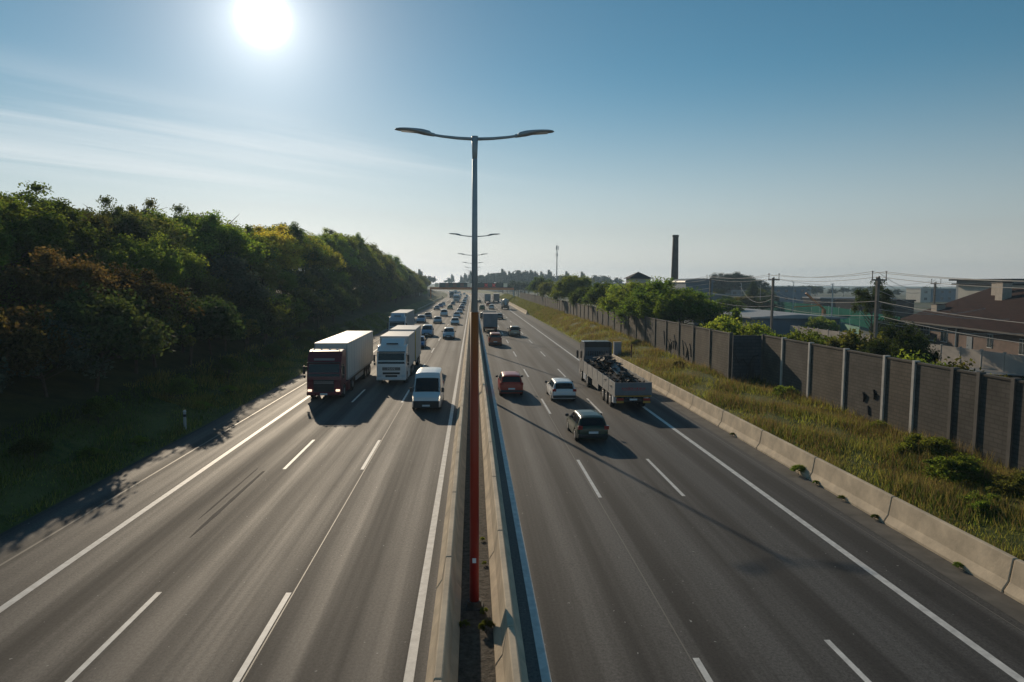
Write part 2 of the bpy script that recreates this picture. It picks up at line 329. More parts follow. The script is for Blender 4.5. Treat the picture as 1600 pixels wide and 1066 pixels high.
# painted markings
for nm, s, wd in (('edge_line', -12.5, .24), ('edge_line', -1.40, .22), ('edge_line', 12.15, .24), ('edge_line', 1.63, .22)):
    strip(nm, s - wd / 2, s + wd / 2, .004, M_PAINT)
for nm, s, wd in (('road_seam', -14.45, .09), ('road_seam', 13.9, .03), ('road_seam', -5.02, .035), ('road_seam', 5.08, .035)):
    strip(nm, s - wd / 2, s + wd / 2, .004, M_SEAM)
strip('gutter', 14.2, 15.2, .004, mat('gutter_dust', (.11, .10, .085), .85, noise=(1.2, .35)))
mb = MB()
for s, y0 in ((-8.78, 13.8), (-5.15, 13.6), (5.21, 9.0), (8.7, 9.05)):
    y = y0 - 18
    while y < 900:
        a, b = y, y + 6; wd = .075
        if 9 < y < 14: a += .6 if s > 0 else -.75; b = a + 6
        mb.add([(s - wd + cx(a), a, .006), (s + wd + cx(a), a, .006), (s + wd + cx(b), b, .006), (s - wd + cx(b), b, .006)], [(0, 1, 2, 3)]); y += 18
tag(mb.build('lane_markings', M_PAINT), kind='structure')
mb = MB()
for s, y0, y1, wd in ((-9.62, 23.2, 31.5, .10), (-10.05, 25, 32, .05)):
    ring = []
    n = 14
    for i in range(n + 1):
        y = y0 + (y1 - y0) * i / n; ww = wd * math.sin(math.pi * min(1, (i + .3) / (n * .35)) / 2) * (1 - .5 * (i / n)) * random.uniform(.8, 1.2); ring += [(s - ww, y, .005), (s + ww, y, .005)]
    mb.add(ring, [(2 * i, 2 * i + 1, 2 * i + 3, 2 * i + 2) for i in range(n)])
tag(mb.build('tar_streak', M_TAR), kind='structure')

# ---------------------------------------------------------------- concrete barriers
NJ = [(-.35, 0), (-.35, .08), (-.19, .33), (-.085, .98), (-.06, 1.0), (.06, 1.0), (.085, .98), (.19, .33), (.35, .08), (.35, 0)]
def barrier_mesh(ln, sc=1.0):
    mb = MB(); r = []
    ch = .03
    for y, k in ((0, .93), (ch, 1), (ln - ch, 1), (ln, .93)): r.append([(x * k, y, z * (.97 if k < 1 else 1) * sc) for x, z in NJ])
    mb.loft(r); mb.box((0, ln / 2, .02), (.5, ln - 1.4, .03)); return mb
def barrier_run(name, s, y0, y1, ln, label, group=None, sc=1.0, joint=.035, maxseg=60):
    root = empty(name, (s, y0, 0), 0, label, 'barrier', group)
    base = barrier_mesh(ln - joint, sc).build('barrier_segment', M_CONC, root)
    n = int((y1 - y0) / ln); rest = MB()
    for i in range(1, n):
        y = y0 + i * ln; a = math.atan2(cx(y + ln) - cx(y), ln)
        if i < maxseg:
            o = base.copy(); COL.objects.link(o); o.parent = root; o.location = (cx(y), i * ln, 0); o.rotation_euler = (0, 0, -a + random.uniform(-.0015, .0015))
        else:
            m = Matrix.Translation((cx(y), i * ln, 0)) @ Matrix.Rotation(-a, 4, 'Z'); r = [[m @ Vector((x, yy, z * sc)) for x, z in NJ] for yy in (0, ln - joint)]; rest.loft(r)
    if rest.v: tag(rest.build('distant_segments', M_CONC, root), kind='stuff')
    return root
barrier_run('median_barrier', -.67, .8, 700, 6.0, 'concrete barrier beside the oncoming lanes, on the near side of the red pole', 'median barriers')
barrier_run('median_barrier', .87, 2.8, 700, 6.0, 'concrete barrier beside the departing lanes, its road side in blue shadow', 'median barriers')
barrier_run('roadside_barrier', 15.42, 1.0, 76, 5.65, 'pale concrete barrier along the grass verge, close behind the flatbed truck')
barrier_run('roadside_barrier', 15.35, 192, 345, 6.0, 'short distant run of concrete barrier beside the verge near the gantry')
# ---------------------------------------------------------------- street lamps on the median
M_LENS = mat('lamp_lens', (.55, .54, .48), .25, coat=.4)
def make_lamp():
    r = empty('street_lamp', (.05, 17.75, 0), R(-1.0), 'tall twin-armed street lamp nearest to us, red-orange below and grey above', 'street lamp', 'street lamps along the median')
    MB().cyl((0, 0, 7.93), (0, 0, 12.3), .082, .062, 16).cyl((0, 0, 11.8), (0, 0, 12.42), .062, .085, 16).build('upper_pole', M_GALV, r, True)
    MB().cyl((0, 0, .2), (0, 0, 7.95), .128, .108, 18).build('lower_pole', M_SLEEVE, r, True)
    MB().cyl((0, 0, .0), (0, 0, .2), .2, .19, 16).box((0, 0, .02), (.46, .46, .05)).build('base_plate', mat('base_steel_shaded', (.07, .065, .06), .8, noise=(6, .4)), r)  # base colour darkened for the shadow at the foot of the pole
    MB().box((.0, -.128, 1.35), (.1, .012, .13)).build('label_plate', M_PLATE, r)
    for s in (-1, 1):
        a = MB(); a.tube([(0, 0, 12.35), (s * .45, 0, 12.37), (s * .85, 0, 12.41), (s * 1.10, 0, 12.45)], [.042, .038, .034, .032], 10); arm = a.build('arm', M_GALV, r, True)
        MB().cyl((s * 1.02, 0, 12.44), (s * 1.18, 0, 12.465), .045, .05, 10).build('joint', M_GALV, arm)
        h = MB(); rings = []
        for t, wd, th, dz in ((-.06, .06, .06, -.02), (.0, .11, .15, -.01), (.16, .13, .17, .02), (.34, .17, .13, .055), (.56, .18, .10, .08), (.74, .16, .08, .09), (.84, .10, .06, .092), (.88, .03, .02, .092)):
            rings.append([(s * (1.14 + t), wd * math.cos(q), 12.47 + dz + th * .55 * math.sin(q) * (1 if math.sin(q) > 0 else .55)) for q in [2 * math.pi * k / 12 for k in range(12)]])
        h.loft(rings); hd = h.build('lamp_head', M_GALV, r, True)
        MB().box((s * 1.66, 0, 12.515), (.40, .22, .012), ry=-s * .08).build('lens', M_LENS, hd)
    return r
lamp0 = make_lamp()
for i, (y, lb) in enumerate(((54.2, 'second twin-armed street lamp, right behind the nearest lamp pole'), (90.6, 'third twin-armed street lamp, pole showing just beside the nearest one'),
        (127, 'fourth lamp of the median, small arms above the far traffic'), (165, 'fifth lamp of the median, tiny arms above the gantry'), (202, 'sixth lamp of the median, before the gantry'),
        (239, 'seventh lamp of the median, before the gantry'), (276, 'eighth lamp of the median, before the gantry'), (313, 'ninth lamp of the median, last before the gantry'), (350, 'distant street lamp just behind the overhead gantry'))):
    c = copy_tree(lamp0); c.location = (.05 + cx(y) + (.08 if i == 0 else -.05), y, 0); c['label'] = lb

# ---------------------------------------------------------------- sign gantry
M_RUST = mat('orange_steel', (.70, .19, .045), .6, noise=(.8, .15))
M_SIGNB = mat('sign_board', (.035, .05, .045), .5)
M_REDX = mat('red_display', (.5, .02, .02), .4, emit=(1, .10, .08), emit_s=.08)
M_WSQ = mat('white_display', (.6, .6, .5), .4, emit=(1, .95, .7), emit_s=.05)
GY0 = 338
g = empty('sign_gantry', (0, GY0, 0), 0, 'orange-brown overhead sign gantry spanning both carriageways far ahead', 'gantry')
MB().bar((-21, 0, 6.1), (20.4, 0, 6.0), .5, 1.1).build('beam', M_RUST, g)
MB().bar((-21, .9, 6.1), (20.4, .9, 6.1), .4, .6).build('beam', M_RUST, g)
for x, zb in ((-20.6, .3), (-.1, 0), (20.2, 1.4)): MB().box((x, .4, (5.7 + zb) / 2), (.5, .9, 5.7 - zb)).build('post', M_GALV if x > 0 else M_RUST, g)
for x0, x1 in ((-16.4, -.9), (1.6, 17.0)):
    MB().box(((x0 + x1) / 2, -.35, 7.75), (x1 - x0, .25, 2.3)).build('sign_panel', M_SIGNB, g)
for x in (-12.6, -8.8, -5.2): MB().box((x, -.5, 7.75), (1.7, .08, 1.7)).build('display', mat('dim_display', (.16, .07, .05), .5), g)
for x in (-17.6, -1.7, 16.1): MB().box((x, -.52, 7.8), (1.9, .08, 1.9)).build('display', M_WSQ, g)
for x in (6.6, 10.4):
    d = MB().box((x, -.5, 7.75), (2.1, .08, 2.0)).build('display', M_BLACK, g)
    MB().bar((x - .75, -.58, 7.0), (x + .75, -.58, 8.5), .05, .42).bar((x - .75, -.6, 8.5), (x + .75, -.6, 7.0), .05, .42).build('cross', M_REDX, d)

# ---------------------------------------------------------------- noise wall
M_WALL = brick_mat('noise_wall_block', (.088, .073, .056), (.108, .090, .069), (.066, .055, .043), .5, .2, 'YZ', .95, .03)
M_WALLS = [M_WALL, brick_mat('noise_wall_block_pale', (.105, .088, .066), (.128, .106, .08), (.08, .066, .05), .5, .2, 'YZ', .95, .03), brick_mat('noise_wall_block_grey', (.078, .070, .060), (.094, .084, .072), (.06, .052, .044), .5, .2, 'YZ', .95, .03)]
M_WALLX = brick_mat('noise_wall_shaded', (.055, .062, .07), (.07, .078, .085), (.04, .045, .05), .62, .26, 'XZ', .95, .03)  # shade of the recessed panel put into a darker, bluer block colour
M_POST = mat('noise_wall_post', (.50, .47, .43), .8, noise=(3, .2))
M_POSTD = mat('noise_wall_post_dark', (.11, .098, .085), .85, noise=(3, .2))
M_GRAF = mat('graffiti_paint', (.010, .010, .012), .6)
def wall_run(x, ys, ztop, zb, lab, posts, group='noise wall sections'):
    r = empty('noise_wall', (x, ys[0], 0), 0, lab, 'noise wall', group)
    for a, b in zip(ys, ys[1:]):
        MB().box((.0, (a + b) / 2 - ys[0], (ztop + zb) / 2), (.14, b - a - .02, ztop - zb)).box((.0, (a + b) / 2 - ys[0], ztop + .05), (.24, b - a - .02, .09)).build('panel', random.choice(M_WALLS), r)
    for i, a in enumerate(ys):
        m = posts(a)
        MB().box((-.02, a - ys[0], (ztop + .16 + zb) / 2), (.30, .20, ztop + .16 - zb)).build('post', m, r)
    return r
near_ys = [14.5, 17, 19.6, 22, 24.4, 26.8, 28.75, 30.4, 33.2, 35.7, 39.7, 44.0, 48.0, 51.4]
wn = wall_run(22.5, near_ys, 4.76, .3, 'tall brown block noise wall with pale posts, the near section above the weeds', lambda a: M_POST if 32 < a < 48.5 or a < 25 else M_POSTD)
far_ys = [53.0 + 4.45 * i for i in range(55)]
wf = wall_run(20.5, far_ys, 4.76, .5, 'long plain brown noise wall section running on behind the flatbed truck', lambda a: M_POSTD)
j = empty('noise_wall', (21.5, 52.2, 0), 0, 'dark recessed end panel of the noise wall with black graffiti', 'noise wall', 'noise wall sections')
MB().box((0, 0, 2.5), (2.3, .14, 4.5)).build('panel', M_WALLX, j)
gm = MB()
random.seed(3)
for k in range(9):
    x = -.95 + k * .235; h = random.uniform(.9, 2.3) * (1 - abs(k - 4) * .08); gm.add([(x - .16, -.075, .6), (x + .2, -.075, .6), (x + random.uniform(-.05, .25), -.075, .6 + h), (x - .05, -.075, .6 + h * .8)], [(0, 1, 2, 3)])
gm.tube([(-1, -.08, 3.3), (-.7, -.08, 2.6), (-.3, -.08, 2.9), (.1, -.08, 2.3), (.5, -.08, 3.1), (.9, -.08, 3.2)], .05, 5)
gm.build('graffiti', M_GRAF, j)
for parent, ox, pts in ((wn, 22.5, [[(37.6, 2.6), (37.5, 2.1), (37.3, 2.5)], [(36.6, 2.9), (36.5, 2.4), (36.3, 2.7)], [(37.1, 1.9), (37.0, 1.4)]]),):
    q = MB()
    for p in pts: q.tube([(-.09, y - near_ys[0], z) for y, z in p], .07, 5)
    q.build('graffiti', M_GRAF, parent)
q = MB()
for y0 in (62.5, 66.8, 69.0):
    for k in range(4):
        y = y0 + k * .75; z = 2.7 + random.uniform(-.4, .4); q.tube([(-.09, y - far_ys[0], z - .8), (-.09, y - far_ys[0] + random.uniform(-.4, .4), z), (-.09, y - far_ys[0] + .5, z + random.uniform(-.2, .7))], .05, 5)
q.build('graffiti', M_GRAF, wf)

# ---------------------------------------------------------------- verge furniture
b = empty('control_cabinet', (16.75, 78, .3), 0, 'pale grey electrical cabinet on the verge at the end of the roadside barrier', 'cabinet')
bevel(MB().box((0, 0, .85), (.85, .5, 1.6)).build('body', mat('cabinet_grey', (.40, .39, .42), .5, noise=(2, .1)), b), .02)
MB().box((0, 0, 1.69), (.95, .6, .08)).build('roof', M_CONC2, b)
MB().box((0, -.256, .85), (.72, .02, 1.4)).build('door', mat('cabinet_door', (.33, .32, .36), .5), b)
p = empty('marker_post', (17.35, 73.5, .55), 0, 'rusty brown post standing in the verge grass beside the cabinet', 'post')
MB().cyl((0, 0, -.2), (0, 0, 1.5), .07, .07, 10).build('shaft', mat('rust', (.16, .06, .03), .8, noise=(5, .3)), p); MB().cyl((0, 0, 1.5), (0, 0, 1.58), .09, .07, 10).build('cap', M_DARK, p)
d = empty('delineator_post', (-16.75, 40.3, 0), 0, 'pale grey delineator post at the edge of the hard shoulder', 'post')
MB().cyl((0, 0, -.1), (0, 0, 1.15), .085, .08, 12).build('shaft', mat('delineator', (.35, .37, .38), .5), d); MB().cyl((0, 0, 1.15), (0, 0, 1.24), .10, .06, 12).build('cap', M_GALV, d); MB().cyl((0, 0, .85), (0, 0, 1.0), .087, .087, 12).build('band', M_BLACK, d)
d = empty('delineator_post', (-24.5, 318, 1.6), 0, 'small white post far up on the dark grassy embankment', 'post')
MB().cyl((0, 0, -.3), (0, 0, 2.6), .2, .2, 8).build('shaft', M_PLATE, d)
d = empty('utility_pole', (-29.3, 50.6, 4.6), 0, 'thin grey pole half hidden among the trees of the wooded bank', 'pole')
MB().cyl((0, 0, -1), (0, 0, 4.3), .05, .04, 8).build('shaft', M_GALV, d)
# steel guard rail
g = empty('guard_rail', (0, 215, 0), 0, 'steel guard rail along the far edge of the oncoming carriageway', 'guard rail')
mb = MB(); prof = [(0, .45), (.05, .52), (0, .6), (.05, .68), (0, .76)]; ys = frange(0, 260, 10)
mb.loft([[(-17.0 + cx(215 + y) + a - (2 if y > 180 else 0) * (y - 180) / 40, y, z) for a, z in prof + [(-.02, .76), (-.02, .45)]] for y in ys]); mb.build('rail', M_CONC2, g)
pb = MB()
for y in frange(0, 260, 4): pb.box((-17.1 + cx(215 + y) - (2 if y > 180 else 0) * (y - 180) / 40, y, .35), (.1, .12, .75))
tag(pb.build('rail_posts', M_GALV, g), kind='stuff')

# ---------------------------------------------------------------- utility poles and wires
M_PC = mat('weathered_pole', (.17, .15, .13), .85, noise=(2, .25))
M_INS = mat('insulator', (.06, .05, .05), .4)
POLES = []
def upole(x, y, h, lab, arm=1.5, rise=.55):
    r = empty('utility_pole', (x, y, 0), R(6), lab, 'pole', 'utility poles carrying wires')
    MB().bar((0, 0, -.2), (0, 0, h), .26, .24).build('shaft', M_PC, r)
    c = MB().box((0, -.16, h - .25), (arm, .12, .14)).build('crossarm', M_PC, r)
    for s in (-1, 0, 1):
        MB().cyl((s * arm * .46, -.16, h - .2), (s * arm * .46, -.16, h + (rise if s else .1)), .045, .03, 6).cyl((s * arm * .46, -.16, h + (rise if s else .1) - .12), (s * arm * .46, -.16, h + (rise if s else .1)), .085, .07, 8).build('insulator', M_INS, c)
    for z in (h - 2.2, h - 3.6): MB().box((0, -.14, z), (.34, .1, .1)).build('clamp', M_INS, r)
    POLES.append((x, y, h)); return r
upole(36.6, 60, 9.45, 'nearest dark wooden utility pole rising behind the noise wall')
upole(38.1, 85, 9.6, 'utility pole behind the leafy shrubs near the recessed wall panel')
upole(38.8, 110, 9.75, 'utility pole before the blue-grey curved hall')
upole(77, 110, 9.3, 'slim utility pole standing behind the brown-roofed house', 1.9)
M_WIRE = mat('wire', (.42, .40, .37), .5)
def wire(pts, lab, sag=.5, r=.022):
    out = []
    for a, b_ in zip(pts, pts[1:]):
        a, b_ = Vector(a), Vector(b_)
        for i in range(13):
            t = i / 12; q = a.lerp(b_, t); q.z -= sag * 4 * t * (1 - t) * (b_ - a).length / 30; out.append(q)
    c = [out[0]]
    for q in out[1:]:
        if (q - c[-1]).length > .05: c.append(q)
    o = MB().tube(c, r, 5).build('overhead_wire', M_WIRE); tag(o, lab, 'wire', 'overhead wires behind the noise wall')
Lw = 'pale overhead wire strung from pole to pole behind the noise wall'
for off, z in ((-.65, 9.95), (.65, 9.95), (0, 9.5), (0, 7.3), (.1, 6.0)):
    wire([(33.5 + off, 22, z - .6), (36.6 + off, 60, z), (38.1 + off, 85, z + .05), (38.8 + off, 110, z + .1), (40 + off, 150, z + .3)], Lw)
for z0, z1, x1, y1 in ((9.9, 9.8, 77, 110), (9.3, 9.2, 77.5, 110), (7.3, 5.2, 57.5, 70), (6.6, 6.2, 57.8, 74), (5.4, 4.0, 56.5, 66), (8.3, 7.2, 120, 150)):
    wire([(36.6, 60, z0), (x1, y1, z1)], Lw, .7)
for z0, z1, x1, y1 in ((9.5, 9.6, 77, 110), (8.0, 7.4, 96, 170), (7.0, 8.0, 60, 150), (6.3, 3.8, 57, 76)):
    wire([(38.1, 85, z0), (x1, y1, z1)], Lw, .7)
for k in range(5): wire([(38.8, 110, 9.6 - k * .75), (22.5 + k, 190 + 10 * k, 9.4 - k * .5)], Lw, .6, .028)
for k in range(3): wire([(77, 110, 9.4 - .3 * k), (113, 96, 9.3 - .5 * k)], Lw, .5)

# ---------------------------------------------------------------- buildings behind the wall
M_BRICK = brick_mat('red_brick', (.13, .062, .042), (.17, .085, .06), (.14, .115, .10), .24, .075, 'YZ')
M_ROOF = mat('brown_roof_tiles', (.036, .015, .011), .95, spec=.15, noise=(1.5, .35), bump=(4, .5))
M_FASC = mat('dark_fascia', (.03, .026, .024), .7)
M_WHITE = mat('white_frame', (.6, .6, .58), .5)
M_PANE = mat('window_pane', (.03, .04, .045), .12, spec=.7)
ha = math.atan2(4.5, 25)
h = empty('brick_house', (66.8, 101, 0), 0, 'long brick house with brown tiled roof behind the pale concrete fence', 'house')
h.rotation_euler = (0, 0, math.pi - ha)      # local +y runs back along the street towards us
# local frame: x to the street side is +, y runs from the gable end towards the camera
def HB(): return MB()
HL = 52
HB().loft([[(0, y, 0), (0, y, 3.6), (-12, y, 7.9), (-24, y, 3.6), (-24, y, 0)] for y in (0, HL)]).build('wall', M_BRICK, h)
HB().loft([[(1.1, y, 3.28), (-12, y, 8.28), (-25.1, y, 3.28), (-25.1, y, 3.5), (-12, y, 8.52), (1.1, y, 3.5)] for y in (-.9, HL + .9)]).build('roof', M_ROOF, h)
HB().box((1.16, HL / 2, 3.36), (.12, HL + 1.8, .22)).build('gutter', M_FASC, h)
for y, z0, ww, hh in ((5.5, 1.9, 2.6, 1.3), (11.0, 1.3, 1.7, 1.9), (22.0, 1.5, 1.1, 1.7), (28.5, 1.3, 1.3, 1.8), (34, 1.5, 1.3, 1.6)):
    f = HB().box((.03, y, z0 + hh / 2 - .3), (.1, ww, hh)).build('window', M_WHITE, h)
    n = 3 if ww > 2 else 2
    for k in range(n): HB().box((.09, y - ww / 2 + ww * (k + .5) / n, z0 + hh / 2 - .3), (.04, ww / n - .14, hh - .18)).build('pane', M_PANE, f)
dr = HB().box((.03, 17.5, 1.15), (.1, 1.3, 2.2)).build('door', mat('grey_door', (.16, .19, .22), .5), h); HB().box((.1, 17.1, 1.1), (.05, .05, .15)).build('handle', M_CHROME, dr)
HB().cyl((.12, 14.3, .3), (.12, 14.3, 3.2), .11, .11, 8).build('drainpipe', M_WHITE, h)
HB().box((.08, 4.8, .95), (.14, 8, .16)).build('sill_band', M_CONC2, h)
M_CHIM = mat('rendered_chimney', (.36, .31, .26), .85, noise=(2, .15))
for y, x, ww, z1, lab in ((5.2, -9.5, .9, 9.15, None), (9.5, -8.0, 1.2, 9.2, None), (2.0, -3.2, 1.2, 5.9, None)):
    c = HB().box((x, y, (z1 + 4.2) / 2), (ww, ww * 1.4, z1 - 4.2)).build('chimney', M_CHIM, h); HB().box((x, y, z1 + .05), (ww + .2, ww * 1.4 + .2, .12)).build('cap', M_FASC, c)
# concrete fence
f = empty('concrete_fence', (51.5, 50, 0), 0, 'pale concrete panel fence in front of the brick house', 'fence')
M_FENCE = mat('fence_concrete', (.36, .32, .28), .9, noise=(.5, .2), bump=(6, .2))
for i in range(26):
    y = -20 + i * 3.0; MB().box((0, y + 1.5, 1.1), (.12, 2.8, 2.2)).build('panel', M_FENCE, f); MB().box((0, y, 1.15), (.2, .18, 2.35)).build('post', M_CONC2, f)
tag(MB().add([(24, 70, .22), (56, 58, .1), (60, 118, .1), (26, 128, .3)], [(0, 1, 2, 3)]).build('yard', mat('yard_concrete', (.30, .27, .24), .9, noise=(.3, .25)), None), kind='structure').location.z = .35

def simple_building(name, x, y, wx, wy, h_, wallm, roofm, lab, cat='building', roof='flat', rz=0, wins=None, z0=0, over=.4, group=None):
    r = empty(name, (x, y, z0), rz, lab, cat, group)
    MB().box((0, 0, h_ / 2 - .2), (wx, wy, h_ + .4)).build('wall', wallm, r)
    if roof == 'flat': MB().box((0, 0, h_ + .2), (wx + over * 2, wy + over * 2, .4)).build('roof', roofm, r)
    elif roof == 'hip':
        a, b_ = wx / 2 + over, wy / 2 + over; t = min(a, b_) * .55
        MB().add([(-a, -b_, h_ + .02), (a, -b_, h_ + .02), (a, b_, h_ + .02), (-a, b_, h_ + .02), (-max(0, a - b_), -max(0, b_ - a), h_ + t), (max(0, a - b_) + .01, max(0, b_ - a) + .01, h_ + t)], [(0, 1, 5, 4), (1, 2, 5), (2, 3, 4, 5), (3, 0, 4), (3, 2, 1, 0)]).build('roof', roofm, r)
    elif roof == 'arch':
        n = 12; a = wx / 2 + over; rings = []
        for yy in (-wy / 2 - over, wy / 2 + over):
            rings.append([(a * math.cos(math.pi * (1 - k / n)), yy, h_ + .02 + wx * .14 * math.sin(math.pi * k / n) ** .8) for k in range(n + 1)] )
        MB().loft(rings).build('roof', roofm, r)
    elif roof == 'shed':
        a, b_ = wx / 2 + over, wy / 2 + over
        MB().loft([[(-a, yy, h_ + .02), (a, yy, h_ + .02), (a, yy, h_ + .2), (0, yy, h_ + .7), (-a, yy, h_ + .2)] for yy in (-b_, b_)]).build('roof', roofm, r)
    if wins:
        cols, rows, face, ww, wh = wins
        for i in range(cols):
            for jj in range(rows):
                z = (jj + .55) * h_ / rows
                if face == 'y': MB().box((-wx / 2 + wx * (i + .5) / cols, -wy / 2 - .02, z), (ww, .08, wh)).build('window', M_PANE, r)
                else: MB().box((-wx / 2 - .02, -wy / 2 + wy * (i + .5) / cols, z), (.08, ww, wh)).build('window', M_PANE, r)
    return r
M_BG = mat('blue_grey_cladding', (.10, .15, .20), .6, noise=(.3, .15)); M_BGR = mat('blue_grey_roof', (.15, .18, .21), .5)
M_FLAT = mat('pale_flat_roof', (.32, .34, .36), .8, noise=(.3, .12)); M_RENDER = mat('cream_render', (.48, .45, .40), .85, noise=(.4, .1))
M_DROOF = mat('dark_roof', (.04, .037, .037), .95, spec=.15, noise=(.5, .2)); M_GREYB = mat('grey_facade', (.20, .22, .24), .8, noise=(.4, .2))
simple_building('curved_hall', 61.2, 188, 7.5, 12, 9.3, M_BG, M_BGR, 'blue-grey hall with a curved roof behind the tall chimney', 'hall', 'arch', wins=None)
simple_building('warehouse', 54.5, 136, 15, 48, 3.1, M_BG, M_FLAT, 'low warehouse with a pale grey roof behind the bright shrubs', 'warehouse', 'shed', over=.8, wins=(9, 1, 'x', 1.6, 1.2))
simple_building('warehouse', 77, 235, 24, 30, 5.2, M_GREYB, M_FLAT, 'long low blue-grey shed beyond the dark cone-shaped tree', 'warehouse', 'shed', over=.6, wins=(6, 1, 'y', 2, 1.4))
simple_building('tower_house', 39.0, 160, 4.6, 5, 10.0, M_RENDER, M_DROOF, 'pale house top with dark pyramid roof above the trees', 'house', 'hip', over=.6, wins=(2, 3, 'y', .8, 1.2))
simple_building('kiosk', 59.5, 117, 4.5, 6, 2.3, mat('mint_wall', (.30, .44, .38), .7), mat('mint_roof', (.40, .52, .44), .6), 'small mint-green hut beside the grey warehouse', 'hut', 'shed')
simple_building('modern_block', 131, 156, 20, 18, 10.0, M_GREYB, M_DROOF, 'modern dark-roofed block standing beyond the brick house', 'building', 'flat', over=1.2, wins=(5, 3, 'y', 2.4, 1.6))
simple_building('modern_block', 118, 146, 12, 12, 8.9, M_RENDER, M_DROOF, 'lower flat-roofed wing with a white band beyond the brick house', 'building', 'flat', over=1.0, wins=(4, 2, 'y', 2.0, 1.4))
simple_building('apartment_block', 236, 350, 5.6, 12, 7.0, M_RENDER, M_FLAT, 'small cream apartment block on the skyline with brown windows', 'building', 'flat', over=.2, wins=(1, 2, 'y', 1.6, 1.3))
for i, (x, y, wx, h_, m, lab) in enumerate(((262, 365, 26, 7.0, M_BG, 'long blue-grey apartment block beside the cream block on the skyline'), (205, 430, 20, 7.4, M_GREYB, 'grey apartment block on the skyline behind the tall spindly tree'),
        (178, 400, 16, 7.2, M_GREYB, 'grey block on the skyline between the tennis screens and the sky'), (196, 560, 34, 9.6, M_BG, 'wide blue-grey block on the skyline beyond the utility poles'), (152, 330, 20, 7.6, M_BG, 'bluish block on the skyline beyond the teal screen'),
        (118, 300, 10, 6.5, M_GREYB, 'grey block beyond the dark cone-shaped tree'), (330, 420, 30, 8.2, M_GREYB, 'far grey block beyond the slim pole behind the house'), (90, 420, 22, 8.5, M_RENDER, 'pale distant building between chimney and tower house'),
        (64, 330, 16, 8.8, M_RENDER, 'pale distant flats just beside the tower house'), (250, 260, 26, 5.0, M_DROOF, 'dark low roof on the plain beyond the tennis screens'), (130, 230, 26, 4.2, M_DROOF, 'dark low shed roof behind the teal screen'), (115, 190, 16, 4.4, M_DROOF, 'dark shed roof beyond the teal screen, near the orange loading arm'))):
    simple_building('city_block', x, y, wx, 12, h_, m, M_DROOF if i % 2 else M_FLAT, lab, 'building', 'flat' if i != 9 else 'shed', over=.3, wins=(max(3, int(wx / 4)), 2, 'y', 1.5, 1.2))
# brick chimney stack
r = empty('factory_chimney', (59.7, 200, 0), 0, 'tall dark brick factory chimney above the trees', 'chimney')
M_CHB = brick_mat('chimney_brick', (.075, .05, .04), (.10, .066, .05), (.08, .07, .06), .3, .09, 'XZ')
MB().cyl((0, 0, 0), (0, 0, 22.6), 1.25, .84, 20).build('stack', M_CHB, r, True); MB().cyl((0, 0, 22.6), (0, 0, 23.2), .95, .92, 20).build('rim', M_CHB, r, True)
r = empty('radio_mast', (49.2, 400, 0), 0, 'slim grey mobile phone mast on the skyline', 'mast')
MB().cyl((0, 0, 0), (0, 0, 31), .42, .22, 10).build('shaft', M_GREYB, r)
for k in range(3):
    a = k * 2.1; MB().box((.75 * math.cos(a), .75 * math.sin(a), 29.5), (.35, .3, 2.4)).build('antenna', M_GALV, r); MB().box((.6 * math.cos(a + 1), .6 * math.sin(a + 1), 25.5), (.3, .3, 1.6)).build('antenna', M_GALV, r)
MB().cyl((0, 0, 31), (0, 0, 33.5), .06, .04, 6).build('rod', M_GALV, r)
# tennis screens
M_TEAL = mat('teal_mesh', (.006, .10, .075), .95, spec=.05, noise=(.3, .2)); M_MINT = mat('mint_board', (.24, .40, .31), .9, spec=.1, noise=(.4, .15))
def screen(name, pts, z0, z1, m, lab, cat):
    r = empty(name, (pts[0][0], pts[0][1], 0), 0, lab, cat); x0, y0 = pts[0]
    for (a, b_), (c, d_) in zip(pts, pts[1:]):
        n = 4
        for k in range(n):
            p_, q_ = Vector((a + (c - a) * k / n - x0, b_ + (d_ - b_) * k / n - y0, (z0 + z1) / 2)), Vector((a + (c - a) * (k + 1) / n - x0, b_ + (d_ - b_) * (k + 1) / n - y0, (z0 + z1) / 2))
            MB().bar(p_, q_, .08, z1 - z0).build('screen_panel', m, r); MB().cyl((p_.x, p_.y, 0), (p_.x, p_.y, z1 + .2), .06, .06, 6).build('post', M_GALV, r)
screen('windscreen_fence', [(90, 212), (84, 165), (74, 130), (63.5, 98)], 1.2, 4.0, M_TEAL, 'teal green mesh screen fence behind the tennis ground', 'screen fence')
screen('court_fence', [(70, 150), (64, 120), (58.5, 100)], .2, 2.4, M_MINT, 'mint green board fence in front of the teal screen', 'fence')
for i, (x, y, h_) in enumerate(((60.5, 112, 8.9), (66, 122, 8.2), (72, 150, 9.4), (88, 205, 8.6), (80, 200, 9.2), (66, 165, 8.2))):
    r = empty('floodlight_pole', (x, y, 0), R(20 * i), 'thin grey floodlight pole by the tennis ground screens', 'pole', 'thin poles around the tennis ground')
    MB().cyl((0, 0, 0), (0, 0, h_), .11, .07, 8).build('shaft', M_CONC2 if i % 2 else M_GALV, r); MB().box((0, .2, h_), (.5, .3, .12)).build('lamp', M_GALV, r)
r = empty('loading_arm', (75, 142, 0), R(10), 'slanting orange loading crane arm above the teal screen', 'crane')
M_OR = mat('orange_paint', (.55, .20, .07), .5)
MB().bar((0, 0, 3.6), (-4.6, 0, 7.0), .35, .35).build('boom', M_OR, r); MB().box((0, 0, 1.8), (.6, .6, 3.6)).build('column', M_OR, r); MB().bar((-1.2, 0, 4.4), (-7.2, 0, 4.1), .18, .18).build('lower_arm', M_OR, r)
